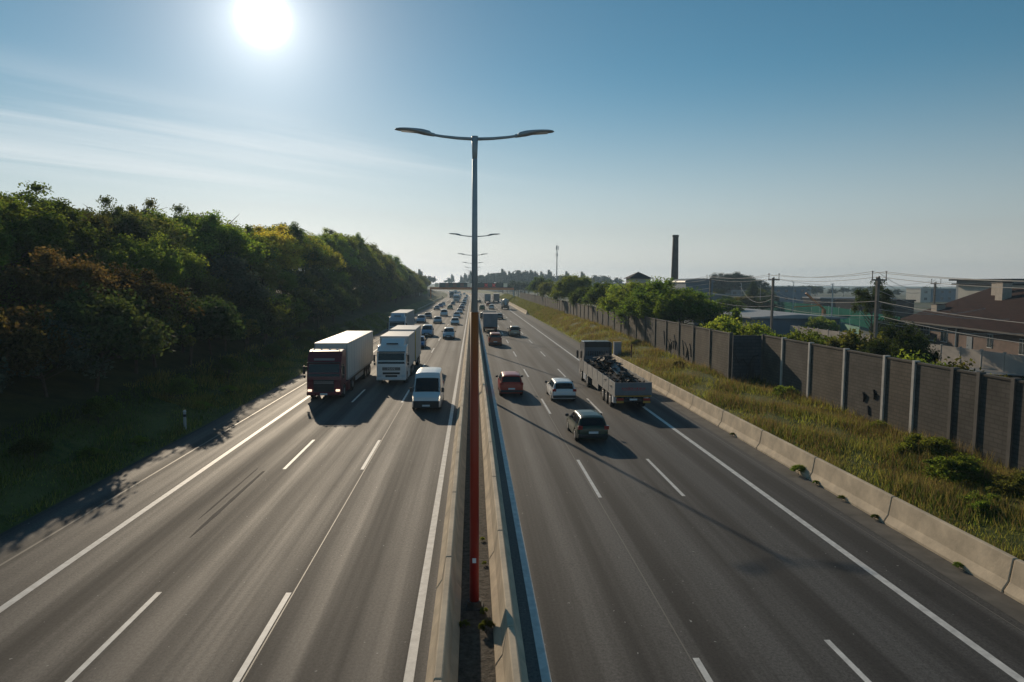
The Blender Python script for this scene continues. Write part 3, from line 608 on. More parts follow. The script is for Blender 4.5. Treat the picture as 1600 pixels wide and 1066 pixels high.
# ---------------------------------------------------------------- vegetation
rs = np.random.RandomState(11)
def crown_mesh(name, rx, rz, zc, n, leaf, lumps=26, seed=0, lump_r=(.26, .42), shell=.75, droop=0, cone=False, elong=1.7):
    """leaf-sized faces in many clumps spread through the crown's volume (unit: metres)."""
    r = np.random.RandomState(seed)
    cs = []
    for i in range(lumps):
        v = r.normal(size=3); v /= np.linalg.norm(v); v[2] = abs(v[2]) * 1.0 - .35 if not cone else v[2]
        rad = shell * r.uniform(.55, 1.12); c = v * rad
        if cone: k = 1 - (c[2] + 1) / 2 * .85; c[0] *= k; c[1] *= k
        cs.append((c, r.uniform(*lump_r)))
    P = []
    per = n // lumps
    for c, lr in cs:
        v = r.normal(size=(per, 3)); v /= np.linalg.norm(v, axis=1)[:, None]
        g = np.clip(np.abs(r.normal(0, .62, per)) + .12, 0, 1.12); ax = r.uniform(.55, 1.35, 3); ax[2] *= .8
        q = v * (lr * g)[:, None] * ax
        if r.uniform() < .45: q[:, 2] += np.abs(q[:, 0] + q[:, 1]) * r.uniform(-.3, .4)      # drooping or rising sprays
        P.append(c + q)
    P = np.vstack(P); P = P * np.array([rx, rx, rz]) + np.array([0, 0, zc])
    m = len(P); a = r.normal(size=(m, 3)); a[:, 2] -= droop; a /= np.linalg.norm(a, axis=1)[:, None]
    b = r.normal(size=(m, 3)); b -= a * (a * b).sum(1)[:, None]; b /= np.linalg.norm(b, axis=1)[:, None]
    sz = leaf * r.uniform(.6, 1.3, m)[:, None]; A = a * sz * elong / 2; B = b * sz / 2
    V = np.stack([P - A, P + B * .9, P + A, P - B * .9], 1)
    return np_mesh(name, V, 4)
def trunk_mesh(h, r0, spread, seed, nb=7):
    rnd = random.Random(seed); mb = MB(); top = Vector((rnd.uniform(-.4, .4), rnd.uniform(-.4, .4), h * .85))
    mb.tube([(0, 0, -.8), (0, 0, 0), (top.x * .3, top.y * .3, h * .35), (top.x * .7, top.y * .7, h * .62), tuple(top)], [r0 * 1.25, r0, r0 * .75, r0 * .45, r0 * .12], 7)
    for i in range(nb):
        t = rnd.uniform(.28, .75); a = rnd.uniform(0, 6.28); p = Vector((top.x * t, top.y * t, h * t)); q = p + Vector((math.cos(a) * spread * .45, math.sin(a) * spread * .45, h * .12)); e = p + Vector((math.cos(a + .3) * spread * .85, math.sin(a + .3) * spread * .85, h * rnd.uniform(.15, .3)))
        mb.tube([tuple(p), tuple(q), tuple(e)], [r0 * .4, r0 * .25, r0 * .06], 5)
    me = bpy.data.meshes.new('trunk'); me.from_pydata(mb.v, [], mb.f); me.update(); me.shade_smooth(); return me
LM = dict(
    green=leaf_mat('leaves_green', (.052, .082, .020), (.26, .35, .04), .48),
    dark=leaf_mat('leaves_dark', (.034, .050, .022), (.10, .15, .03), .35),
    bright=leaf_mat('leaves_bright', (.07, .105, .020), (.34, .44, .05), .55),  # light green; on the wood's treetops the colour stands in for sunlight
    yellow=leaf_mat('leaves_backlit_yellow', (.12, .125, .022), (.68, .62, .07), .6),  # sun shining through the treetops, put into a yellower leaf colour
    olive=leaf_mat('leaves_olive', (.070, .072, .022), (.28, .28, .05), .45),
    rust=leaf_mat('leaves_rust', (.050, .045, .019), (.18, .125, .035), .42),
    silver=leaf_mat('leaves_silver', (.050, .068, .050), (.09, .12, .07), .3),
    far=leaf_mat('leaves_far', (.035, .055, .035), (.07, .10, .04), .3))
# prototypes: 10 m tall trees, 4 m bushes
CR, TR = {}, {}
for i in range(4): CR['tree%d' % i] = crown_mesh('crown', 4.1, 4.7, 5.3, 30000, .125, 64, 20 + i, (.12, .28), .82); TR['tree%d' % i] = trunk_mesh(8.5, .17, 3.2, i)
for i in range(3): CR['bush%d' % i] = crown_mesh('crown', 2.4, 2.15, 1.9, 15000, .10, 38, 40 + i, (.14, .3), shell=.76); TR['bush%d' % i] = trunk_mesh(2.8, .07, 1.6, 30 + i)
CR['airy'] = crown_mesh('crown', 3.0, 3.6, 6.4, 12000, .125, 34, 61, (.16, .26), .9); TR['airy'] = trunk_mesh(9.5, .15, 3.0, 9, 12)
CR['cone'] = crown_mesh('crown', 2.6, 5.2, 5.2, 15000, .15, 40, 62, (.22, .34), .8, cone=True); TR['cone'] = trunk_mesh(9, .15, 1.2, 10)
CR['tall'] = crown_mesh('crown', 1.5, 4.9, 5.2, 6000, .17, 26, 63, (.24, .34), .75); TR['tall'] = trunk_mesh(9.5, .14, 1.0, 12)
CR['far'] = crown_mesh('crown', 3.6, 4.2, 5.6, 1800, .5, 18, 64); TR['far'] = trunk_mesh(8, .2, 3, 14, 4)
NM = dict(tree='deciduous_tree', bush='bush', airy='deciduous_tree', cone='conifer', tall='poplar_tree', far='deciduous_tree')
def plant(kind, x, y, z, h, col, lab, cat=None, group=None, wide=1.0):
    key = kind if kind in CR else kind + str(random.randrange(4 if kind == 'tree' else 3))
    base = 4.0 if key.startswith('bush') else 10.0
    nm = NM[key.rstrip('0123456789')]
    r = empty(nm, (x, y, z), random.uniform(0, 6.28), lab, cat or ('bush' if nm == 'bush' else 'tree'), group)
    s = h / base * (1.13 if key[:4] in ('tree', 'bush') else 1.0); r.scale = (s * wide, s * wide * random.uniform(.9, 1.1), s)
    t = bpy.data.objects.new('trunk', TR[key]); COL.objects.link(t); t.parent = r
    c = bpy.data.objects.new('crown', CR[key]); COL.objects.link(c); c.parent = r
    if not TR[key].materials: TR[key].materials.append(M_TRUNK)
    if not CR[key].materials: CR[key].materials.append(LM['green'])
    recolor(c, LM[col]); return r

# wooded embankment beside the oncoming lanes: sky line height by distance
SKY = [(25, 14.0), (49, 16.0), (53, 15.8), (57, 15.2), (62, 15.6), (67, 16.1), (73, 17.7), (83, 18.5), (93, 18.7), (104, 18.0), (118, 20.8), (135, 20.3), (152, 20.2), (165, 22.2), (183, 23.9), (205, 23.4), (245, 21.5), (298, 18.6), (400, 15.5), (607, 13)]
G1 = 'trees of the wooded embankment'
LB = dict(green='leafy green tree merged into the wood on the embankment', dark='dark shaded tree deep in the wood on the embankment', olive='olive green tree merged into the wood on the embankment',
          bright='sunlit bright green tree in the wood on the embankment', yellow='sunlit yellow-green tree on top of the wooded embankment', rust='reddish brown leafed tree in the wood on the embankment',
          silver='silvery grey-green leafed tree in the wood on the embankment')
random.seed(21)
y = 16.0
while y < 640:                                       # top row on the plateau
    st = 4.6 if y < 140 else (6.5 if y < 260 else 10)
    zt = lerp(y, SKY) + random.uniform(-2.2, .9)
    s = -34 + random.uniform(-1.5, 1.5); z = ground(s, y)
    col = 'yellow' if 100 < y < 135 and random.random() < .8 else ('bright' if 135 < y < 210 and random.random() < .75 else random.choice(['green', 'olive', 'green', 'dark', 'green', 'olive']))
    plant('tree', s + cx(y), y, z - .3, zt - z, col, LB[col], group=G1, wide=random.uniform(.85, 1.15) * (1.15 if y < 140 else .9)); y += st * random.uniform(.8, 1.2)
y = 12.0
while y < 420:                                       # middle row on the slope
    st = 6.2 if y < 140 else 8.0
    zt = lerp(y, SKY) * random.uniform(.56, .84)
    if 72 < y < 150: zt = min(zt, 12.4)
    s = -28.5 + random.uniform(-1.3, 1.3); z = ground(s, y)
    col = random.choice(['green', 'olive', 'dark', 'olive', 'rust', 'rust'] if y < 90 else ['green', 'dark', 'green', 'olive'])
    plant('tree', s + cx(y), y, z - .6, zt - z, col, LB[col], group=G1, wide=1.15); y += st * random.uniform(.8, 1.2)
BB = dict(green='leafy green bush at the foot of the wooded embankment', dark='dark bush at the foot of the wooded embankment', olive='olive bush at the foot of the wooded embankment',
          rust='rust-tinged bush at the foot of the wooded embankment', silver='silvery bush at the foot of the wooded embankment', bright='bright green bush at the foot of the wooded embankment')
y = 10.0
while y < 330:                                       # bushes and low trees at the foot
    s = -23.4 + random.uniform(-1.0, .9) - (0 if y < 120 else 1.2); z = ground(s, y)
    col = random.choice(['dark', 'green', 'olive', 'silver', 'dark', 'rust'] if y < 100 else ['dark', 'green', 'dark'])
    plant('bush', s, y, z - .3, random.uniform(4.4, 7.0) * (1 if y < 200 else 1.2), col, BB[col], group='bushes at the foot of the embankment', wide=1.0); y += random.uniform(2.8, 4.2) * (1 if y < 120 else 1.7)
for y in (22, 31, 38, 47, 58, 69, 90, 112):          # low growth out on the verge
    s = -19.8 + random.uniform(-.6, .6); plant('bush', s, y + random.uniform(-2, 2), ground(s, y) - .15, random.uniform(1.1, 2.0), 'green', 'small green shrub in the grass at the foot of the embankment', group='small verge shrubs')
y = 26.0
while y < 130:                                       # thicket behind the top row
    s = -40.5 + random.uniform(-1.5, 1.5); plant('bush', s, y, 6.6, random.uniform(5.5, 7.5), random.choice(['green', 'olive', 'dark']), 'bush in the thicket on top of the embankment', group='thicket on top of the embankment', wide=1.3); y += random.uniform(3.5, 5)
plant('tree', -25.6, 50.5, 1.6, 9.2, 'rust', 'broad reddish brown tree bulging out of the wood beside the thin grey pole', wide=1.35)
plant('tree', -26.6, 44.5, 2.6, 8.4, 'rust', 'reddish brown tree just on the near side of the broad reddish one', wide=1.2)
plant('tree', -26.4, 75, 2.4, 9.9, 'silver', 'silvery willow-like tree standing out from the wood', wide=1.0)
plant('tree', -26.8, 80, 2.6, 8.0, 'silver', 'smaller silvery tree just beyond the silvery willow-like one', wide=1.1)
plant('tall', -23.6, 86, 1.8, 6.0, 'bright', 'narrow bright green young tree at the edge of the wood', wide=1.3)
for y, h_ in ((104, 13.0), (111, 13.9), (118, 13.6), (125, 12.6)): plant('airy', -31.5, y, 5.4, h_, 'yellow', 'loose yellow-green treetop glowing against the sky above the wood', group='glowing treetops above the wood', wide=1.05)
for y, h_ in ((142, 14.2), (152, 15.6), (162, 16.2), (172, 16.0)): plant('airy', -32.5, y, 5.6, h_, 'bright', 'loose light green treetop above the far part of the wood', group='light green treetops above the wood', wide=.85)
for s, y, h_ in ((-20.3, 70, 1.2), (-20.8, 76, 1.5), (-20.2, 81, 1.3), (-21, 87, 1.7), (-19.4, 64, .9), (-18.4, 52, .8), (-18.0, 46, .7), (-17.6, 36.5, .6), (-18.2, 33, .7)):  # shrubs added so their light leaves imitate a sunlit patch of grass
    plant('bush', s, y, ground(s, y) - .25, h_, 'bright', 'added low bright green shrub imitating sunlit grass on the slope below the wood', group='added bright shrubs imitating sunlit grass', wide=1.5)
plant('airy', -39, 62.5, 7, 11.5, 'green', 'airy tree standing up above the wood, ragged against the sky', group=None, wide=1.1)
for y, h_, cl_ in ((56, 10.3, 'olive'), (71, 12.2, 'green'), (79, 13.2, 'olive'), (88, 13.4, 'green'), (97, 13.2, 'green'), (134, 15.6, 'green'), (186, 18.6, 'green'), (208, 18.2, 'green'), (250, 18.2, 'olive')):
    plant('airy', -36.5, y, 6.2, h_, cl_, 'ragged loose treetop rising out of the wooded skyline', group='ragged treetops of the wood', wide=.8)
plant('airy', -35, 44.5, 6.5, 10.6, 'dark', 'dark airy treetop at the near end of the wood', wide=1.2)
plant('airy', -40, 196, 6.6, 19.5, 'bright', 'tall feathery light green tree above the far part of the wood', wide=.75)
plant('airy', -42, 226, 6.5, 18.3, 'far', 'bluish tree just behind the feathery light green tree', wide=.75)

# trees behind the noise wall
RT = 'leafy trees behind the noise wall'
for kind, x, y, top, col, wd, lab in (
    ('tree', 24.2, 232, 11.8, 'green', .95, 'small dark green tree far along the noise wall'), ('tree', 24.5, 205, 9.2, 'olive', 1.1, 'low tree between the far one and the rounded one by the wall'),
    ('tree', 24.5, 155, 10.8, 'green', 1.05, 'round green tree behind the wall, below the phone mast'), ('tree', 25.0, 138, 8.6, 'green', 1.2, 'low round tree leaning over the noise wall'),
    ('tree', 24.6, 119, 9.5, 'green', 1.2, 'broad green tree behind the wall, left of the pyramid roof'), ('tree', 25.6, 108, 8.8, 'bright', 1.2, 'lighter green tree behind the wall, before the tower house'),
    ('tree', 24.8, 96, 9.5, 'green', 1.25, 'full dark green tree behind the wall before the chimney'), ('tree', 25.5, 86, 9.1, 'green', 1.3, 'wide green tree behind the wall at the foot of the chimney'),
    ('tree', 25.6, 79.5, 8.2, 'green', 1.2, 'green tree behind the wall below the curved hall'), ('tree', 30.5, 118, 8.4, 'olive', 1.2, 'olive tree in the second row behind the wall'),
    ('bush', 26.5, 73, 6.2, 'dark', .9, 'dark bush behind the wall between the trees and the bright shrub'), ('tall', 27.4, 70.5, 7.9, 'bright', 1.2, 'bright green upright young tree behind the noise wall'),
    ('bush', 26.2, 67, 6.3, 'bright', 1.1, 'bright green bush beside the upright young tree'), ('bush', 26.4, 62.5, 5.6, 'bright', 1.0, 'yellowish green bush behind the wall near its recess'),
    ('bush', 26.0, 58.5, 5.0, 'green', 1.0, 'low bush directly behind the recessed wall panel'), ('bush', 27.2, 55.5, 5.4, 'green', 1.1, 'round bush behind the wall between the two nearest poles'),
    ('bush', 27.6, 52.5, 5.3, 'bright', 1.0, 'light green bush hiding behind the first pale wall post'),
    ('bush', 28.3, 49, 6.2, 'olive', 1.2, 'feathery bush left of the nearest utility pole'), ('bush', 26.8, 45.5, 5.0, 'green', 1.0, 'low bush under the feathery one behind the wall'),
    ('tree', 28.3, 43.4, 6.5, 'dark', .85, 'dark spreading small tree right of the nearest utility pole'), ('bush', 26.4, 39, 5.0, 'green', 1.1, 'ragged green shrubs along the top of the near noise wall'),
    ('bush', 26.8, 36, 4.9, 'olive', 1.1, 'olive scrub before the concrete fence'), ('bush', 27.8, 33.2, 4.7, 'olive', 1.0, 'dry scrub before the concrete fence'),
    ('airy', 46.5, 77, 10.9, 'dark', .75, 'tall spindly dark tree behind the nearest utility pole'), ('bush', 34, 66, 4.6, 'green', 1.2, 'green bush in the yard before the mint fence'),
    ('bush', 62, 98, 4.6, 'dark', 1.2, 'dark bush beside the gable of the brick house'), ('bush', 57, 108, 4.2, 'green', 1.3, 'green bush before the mint green fence'),
    ('cone', 83.5, 200, 10.4, 'dark', 1.0, 'dark cone-shaped tree beyond the warehouse'), ('tree', 43, 175, 8.4, 'green', 1.2, 'green tree between tower house and chimney'), ('tree', 50, 170, 7.9, 'dark', 1.2, 'dark tree in front of the blue-grey curved hall')):
    top += 1.0 if (kind == 'tree' and y > 70) else .2
    if kind == 'tree' and y > 70 and x < 27: x -= 1.1; wd *= 1.12
    z = ground(x, y); plant(kind, x, y, z - .3, (top - z) * (.98 if kind != 'tree' else 1.0), col, lab, wide=wd)
for y, s, h_ in ((57, -28.8, 8.2), (61.5, -28.8, 8.8), (66, -29, 9.0)): plant('tree', s, y, ground(s, y) - .4, h_, 'green', 'tall green tree low on the embankment whose shadow reaches the hard shoulder', group='trees shading the shoulder', wide=1.0)
for i, (dx, h_) in enumerate(((-7, 11.5), (-2.5, 13.5), (3, 14.2), (8, 13.2), (12, 11.5))):
    plant('tree', 114 + dx, 300 + (i % 2) * 6, 0, h_ + 1.0, 'far', 'one of the big dome-shaped clump of trees on the skyline', group='domed clump of trees', wide=1.25)

# skyline trees
random.seed(5)
FG = 'far trees along the skyline'
def wood(name, pts, m):
    """a far-off wood that reads as one mass: many crowns and trunks in one mesh."""
    out = []; bank = {}
    for key in ('far', 'tall'):
        me = CR[key]; a = np.empty(len(me.vertices) * 3, dtype=np.float32); me.vertices.foreach_get('co', a); bank[key] = a.reshape(-1, 4, 3)
    for key, x, y_, z, h_, wd in pts:
        k = h_ / 10; out.append(bank[key] * np.array([k * wd, k * wd, k]) + np.array([x, y_, z]))
    o = link(name, np_mesh(name, np.concatenate(out), 4), m); tag(o, kind='stuff')
pts = []
for i in range(150):                                  # far wood closing the road
    y = random.uniform(760, 1060); x = random.uniform(-150, 130)
    if i < 60: y = random.uniform(700, 780); x = -95 + 250 * (i / 60)
    if abs(x - cx(y)) < 24: x += 60
    tall = random.random() < .28
    pts.append(('tall' if tall else 'far', x, y, 3, random.uniform(13, 19) + (7 if tall else 0) + (6 if 20 < x < 60 and not tall else 0) * random.random(), 1.0 if tall else 1.25))
wood('far_wood', pts, LM['far'])
for i in range(120):
    y = random.uniform(360, 800); ang_ = random.uniform(.12, .86); x = y * ang_
    if y < 420 and 120 < x < 290: continue
    plant('far', x, y, 0, random.uniform(6.5, 9.5) + (y - 360) * .004, 'far' if random.random() < .7 else 'dark', 'distant tree among the roofs on the skyline', group=FG, wide=1.4)
for i in range(44):                                   # mid distance between wall and roofs
    y = random.uniform(130, 330); x = random.uniform(.16, .42) * y
    if 46 < x < 64 and y < 165: continue
    if 54 < x < 72 and 180 < y < 220: continue
    plant('tree', x + 6, y, 0, random.uniform(5.5, 8.3), random.choice(['green', 'olive', 'dark']), 'middle distance tree among sheds and yards beyond the noise wall', group='middle distance trees', wide=1.3)
for i in range(30):                                   # slope inside the far bend
    y = random.uniform(360, 640); s = random.uniform(23, 45)
    plant('far', s + cx(y), y, ground(22, y), random.uniform(6, 11), 'far', 'far tree lining the verge near and beyond the gantry', group='far verge trees', wide=1.2)

# grass blades and tall weeds on the verges: uncountable
def blades(name, n, srange, yrange, hrange, wd, m, seed, dens_pow=1.8, patch=0.0):
    r = np.random.RandomState(seed); u = r.uniform(0, 1, n) ** dens_pow; Y = yrange[0] + (yrange[1] - yrange[0]) * u; S = r.uniform(*srange, n)
    if patch:
        k = np.sin(S * 1.7 + 3 * np.sin(Y * .31)) + np.sin(Y * .83 + 2 * np.sin(S * .9)) + r.normal(0, .7, n); S, Y = S[k > patch - 1], Y[k > patch - 1]; n = len(S)
    Z = np.array([ground(float(s), float(y_)) for s, y_ in zip(S, Y)]) - .03
    H = r.uniform(*hrange, n) * (.75 + .35 * np.sin(S * 2.1 + Y * .6)); P = np.stack([S, Y, Z], 1)
    a = r.uniform(0, 6.28, n); d = np.stack([np.cos(a), np.sin(a), np.zeros(n)], 1); lean = np.stack([r.normal(.05, .28, n), r.normal(-.05, .28, n), np.ones(n)], 1)
    scale = wd * (1 + Y[:, None] / 60)
    V = np.stack([P - d * scale, P + d * scale, P + lean * H[:, None]], 1)
    o = link(name, np_mesh(name, V, 3), m); tag(o, kind='stuff'); return o
M_BL1 = leaf_mat('grass_green', (.13, .125, .030), (.36, .34, .06), .45, .4)
M_BL2 = leaf_mat('grass_straw', (.25, .20, .08), (.46, .36, .11), .4, .35)
M_BL3 = leaf_mat('grass_deep', (.05, .075, .016), (.16, .21, .03), .4, .4)
blades('far_verge_grass', 30000, (15.9, 22.5), (150, 420), (.3, .7), .02, leaf_mat('grass_far', (.09, .10, .025), (.26, .27, .05), .45, .4), 9, dens_pow=1.2)
blades('verge_grass', 60000, (15.9, 22.3), (15, 185), (.18, .5), .013, M_BL1, 1)
blades('dry_grass', 70000, (16.2, 22.3), (15, 185), (.3, .85), .010, M_BL2, 2, patch=.75)
blades('verge_grass', 26000, (16.2, 20.5), (15, 60), (.15, .45), .014, M_BL3, 3, patch=.9)
blades('bank_grass', 42000, (-22, -16.5), (14, 160), (.15, .45), .015, M_BL3, 4)
blades('bank_grass', 16000, (-19, -16.4), (20, 120), (.15, .5), .014, M_BL1, 5, patch=.8)
blades('scrub_grass', 26000, (22.8, 34), (24, 90), (.3, .9), .014, M_BL1, 6)
blades('bank_grass', 14000, (-22.5, -17), (45, 105), (.25, .6), .016, M_BL1, 12, patch=.8)
for s, y, h_, col, lab in ((19.6, 26.0, 1.9, 'green', 'big dark weed clump under the near noise wall'), (20.6, 29.5, 2.0, 'silver', 'grey-green weed clump against the noise wall'), (18.4, 22.8, 1.2, 'green', 'low weed clump close to the roadside barrier'),
        (20.4, 23.4, 1.7, 'dark', 'dark weeds below the noise wall, nearest to the bridge'), (21.5, 34.5, 1.0, 'green', 'weed clump at the foot of the pale wall posts'), (21.3, 45.5, 1.6, 'silver', 'feathery weeds at the foot of the shaded wall corner'),
        
        (19.2, 62, 1.0, 'olive', 'yellowish weed clump before the far noise wall'), (19.6, 80, 1.2, 'green', 'weed clump on the verge past the cabinet')):
    plant('bush', s, y, ground(s, y) - .25 * h_, h_ * .8, 'olive' if col == 'dark' else ('green' if col == 'silver' else col), lab, 'weeds', wide=1.45)
for i, y in enumerate((19.6, 24.0, 26.3, 28.4, 30.0, 38)):
    plant('bush', 14.98, y, 0, .22 if i != 4 else .5, 'green', 'tiny green weed tuft at the foot of the roadside barrier', 'weeds', 'weed tufts along the barrier foot', 1.3)
for x, y, h_ in ((.35, 16.4, .35), (.30, 17.3, .22), (-.2, 16.6, .25), (.36, 20.5, .15), (.33, 22.5, .15)):
    plant('bush', x, y, 0, h_, 'bright', 'small yellow-green weed growing between the median barriers', 'weeds', 'weeds between the median barriers')
# ---------------------------------------------------------------- vehicles
def smooth_prof(pts, y):
    return lerp(y, pts)
SPEC = dict(
    hatch=dict(L=4.3, W=1.80, H=1.47, belt=.93, tail=.42, roof0=.55, roof1=1.85, cowl=1.05, hood=.80, lid=None),
    wagon=dict(L=4.7, W=1.84, H=1.50, belt=.95, tail=.45, roof0=.50, roof1=2.1, cowl=1.15, hood=.82, lid=None),
    sedan=dict(L=4.7, W=1.82, H=1.45, belt=.93, tail=1.35, roof0=1.45, roof1=2.1, cowl=1.2, hood=.82, lid=.98),
    suv=dict(L=4.5, W=1.88, H=1.68, belt=1.06, tail=.35, roof0=.45, roof1=1.9, cowl=1.05, hood=.98, lid=None),
    mpv=dict(L=4.6, W=1.88, H=1.80, belt=1.08, tail=.22, roof0=.30, roof1=1.75, cowl=.78, hood=1.0, lid=None),
    van=dict(L=5.4, W=2.0, H=2.45, belt=1.25, tail=.08, roof0=.14, roof1=1.95, cowl=.72, hood=1.12, lid=None),
)
def car_fn(sp):
    L, W, H = sp['L'], sp['W'] / 2, sp['H']; b = -L / 2; f = L / 2
    yc = f - sp['cowl']; yr1 = f - sp['roof1']; van = H > 2.2
    tops = [(b, .62 if not van else .9), (b + .04, sp['belt'] - .06)]
    if sp['lid']: tops += [(b + .08, sp['lid'] - .03), (b + .5, sp['lid']), (b + .62, sp['lid'] + .01), (b + sp['tail'], H - .06)]
    else: tops += [(b + .07, sp['belt']), (b + sp['tail'], H - .09)]
    tops += [(b + sp['roof0'] + .12, H - .03), ((b + yr1) / 2 + .3, H), (yr1 - .1, H - .025), (yr1, H - .06), (yc, sp['hood'] + .10), (yc + .1, sp['hood'] + .075), (f - .25, sp['hood'] - .06), (f - .08, sp['hood'] - .18), (f, .52)]
    wh = [b + .82, f - .86]
    def S(y):
        t = y / (L / 2); at = abs(t)
        w = W * (1 - .10 * max(0, (at - .78) / .22) ** 2 - (.02 if at > .6 else 0)); zt = lerp(y, tops)
        zb = min(sp['belt'] - .05 * (y > 0) * (y / f), zt - .02); cab = zt > sp['belt'] + .06
        k = min(1, max(0, (zt - sp['belt']) / (H - sp['belt'])))
        wr = w - (.06 + (.19 if not van else .10) * k)
        zs = .24 if at < .95 else .3
        for yw in wh:
            dd = .38 ** 2 - (y - yw) ** 2
            if dd > 0: zs = max(zs, .31 + math.sqrt(dd))
        z2 = max(.52, zs + .05); z2 = min(z2, zt - .06); z3 = max(z2 + .02, zb - .09); z3 = min(z3, zt - .03); zs1 = min(zs, zt - .1)
        zb = max(z3 + .015, zb)
        z5 = max(zb + .005, zt - .09 * (1 if cab else .2)); z6 = max(z5 + .002, zt - .03)
        return [(w - .12, zs1), (w - .02, zs1 + .02), (w, z2), (w - .015, z3), (w - .055, zb), (wr + .01, z5), (wr - .06, z6), (wr * .5, max(z6, zt - .004)), (0, zt)]
    stations = sorted(set([round(v, 3) for v in [b, b + .03, b + .07, b + .12] + [b + .2 + i * .085 for i in range(int((L - .4) / .085) + 1)] + [f - .1, f - .05, f - .02, f] + [t[0] for t in tops]]))
    return S, stations, tops, wh
def Spt(S, y, v):
    p = S(y); mir = v > 8; vv = 16 - v if mir else v; i = min(7, int(vv)); t = vv - i
    x = p[i][0] + (p[i + 1][0] - p[i][0]) * t; z = p[i][1] + (p[i + 1][1] - p[i][1]) * t
    return Vector((-x if mir else x, y, z))
def patch(S, y0, y1, v0, v1, ny=8, nv=6, off=.008, curve=None):
    mb = MB(); vs = []
    for i in range(ny + 1):
        for j in range(nv + 1):
            v = v0 + (v1 - v0) * j / nv; y = y0 + (y1 - y0) * i / ny; e = .01
            p = Spt(S, y, v); a = Spt(S, y + e, v) - Spt(S, y - e, v); b = Spt(S, y, v + .05) - Spt(S, y, v - .05); n = b.cross(a)
            if n.length > 1e-9: n.normalize()
            if n.dot(Vector((p.x, 0, p.z - .6))) < 0: n = -n
            vs.append(p + n * off)
    mb.add(vs, [(i * (nv + 1) + j, i * (nv + 1) + j + 1, (i + 1) * (nv + 1) + j + 1, (i + 1) * (nv + 1) + j) for i in range(ny) for j in range(nv)]); return mb
PAINTS = {}
def paint(name, col, metal=.35):
    if name not in PAINTS: PAINTS[name] = mat('paint_' + name, col, .34, metal, coat=.25 if max(col) < .6 else .5, spec=.3)
    return PAINTS[name]
PROTO = {}
def make_wheel(r, x, y, rad, wd, name='wheel', rimr=.62):
    sgn = 1 if x > 0 else -1
    w_ = MB(); ring = []
    for q in range(20):
        a = 2 * math.pi * q / 20; ring.append((math.cos(a), math.sin(a)))
    rings = [[(x - sgn * wd / 2 + sgn * o, y + c * rad * k, rad + s_ * rad * k) for c, s_ in ring] for o, k in ((0, .9), (.03, 1), (wd - .03, 1), (wd, .92), (wd - .01, rimr))]
    w_.loft(rings, caps=True); o = w_.build('wheel', M_DARK, r, True)
    m = MB().cyl((x + sgn * (wd / 2 - .035), y, rad), (x + sgn * (wd / 2 - .004), y, rad), rad * rimr, rad * (rimr - .05), 14)
    m.build('rim', M_RIM, o); return o
def build_car(kind):
    sp = SPEC[kind]; L, W, H = sp['L'], sp['W'] / 2, sp['H']; b, f = -L / 2, L / 2; S, st, tops, wh = car_fn(sp); van = kind == 'van'
    r = bpy.data.objects.new(kind, None); COL.objects.link(r)
    mb = MB(); rings = []
    for y in st:
        p = S(y); rings.append([(x, y, z) for x, z in p] + [(-x, y, z) for x, z in reversed(p[:-1])])
    n = len(rings[0]); mb.loft(rings, caps=True, closed=True)
    body = mb.build('body', paint('white', (.70, .70, .70), 0), r); 
    body.data.shade_smooth()
    try: body.data.set_sharp_from_angle(angle=R(38))
    except Exception: pass
    yc, yr1 = f - sp['cowl'], f - sp['roof1']
    patch(S, yr1 + (.05 if not van else .26 * (yc - yr1)), yc - .03, 5.25, 10.75).build('windscreen', M_GLASS, r, True)
    if sp['lid']: y0, y1 = b + .68, b + sp['tail'] - .06
    else: y0, y1 = b + .10, b + sp['tail'] - .035
    if not van: patch(S, y0, y1, 5.35 if not sp['lid'] else 5.3, 10.65 if not sp['lid'] else 10.7).build('rear_window', M_GLASS, r, True)
    else:
        for s in (-1, 1): MB().box((s * .46, b - .004, 1.72), (.70, .02, .50)).build('rear_window', M_GLASS, r)
    ys0 = b + (sp['tail'] + .12 if not van else 3.35)
    for v0, v1 in ((4.12, 4.93), (11.07, 11.88)):
        mid = (ys0 + yc) / 2 - .05
        for a_, b_ in ((ys0, mid - .04), (mid + .04, yc - .12)): patch(S, a_, b_, v0, v1, 10, 4).build('side_window', M_GLASS, r, True)
    for v0, v1 in ((2.4, 4.3), (11.7, 13.6)):
        patch(S, f - .30, f - .06, v0 + .5 if v0 < 8 else v0, v1 if v0 < 8 else v1 - .5, 5, 4).build('headlight', M_HEAD, r, True)
    for s in (-1, 1):
        zt_ = sp['belt'] - .10; MB().box((s * (W - .17), b + .045, zt_ + (.05 if not van else .0)), (.26, .10, .20 if not van else .45)).build('tail_light', M_TAIL, r)
        m_ = MB().box((s * (W + .09), yc - .22, sp['belt'] + .09), (.20, .10, .16 if not van else .32)); bevel(m_.build('mirror', M_BLACK, r), .03)
        if van: pass
    bevel(MB().box((0, b + .06, .42), (W * 1.86, .20, .20)).build('rear_bumper', M_BLACK, r), .05)
    bevel(MB().box((0, f - (.06 if not van else .03), .36 if not van else .48), (W * 1.74, .16, .22 if not van else .5)).build('front_bumper', M_BLACK, r), .05)
    MB().box((0, f + .0, .56), (W * 1.0, .06, .15)).build('grille', M_BLACK, r)
    MB().box((0, b - .045, .62 if not sp['lid'] else .52), (.52, .03, .12)).build('rear_plate', M_PLATE, r); MB().box((0, f + .045, .42), (.52, .03, .12)).build('front_plate', M_PLATE, r)
    MB().box((0, 0, .34), (W * 1.66, L - .5, .24)).build('underbody', M_BLACK, r)
    for y in wh:
        for s in (-1, 1): make_wheel(r, s * (W - .115), y, .325, .215)
    PROTO[kind] = r; return r
for k_ in SPEC: build_car(k_)
USED = set()
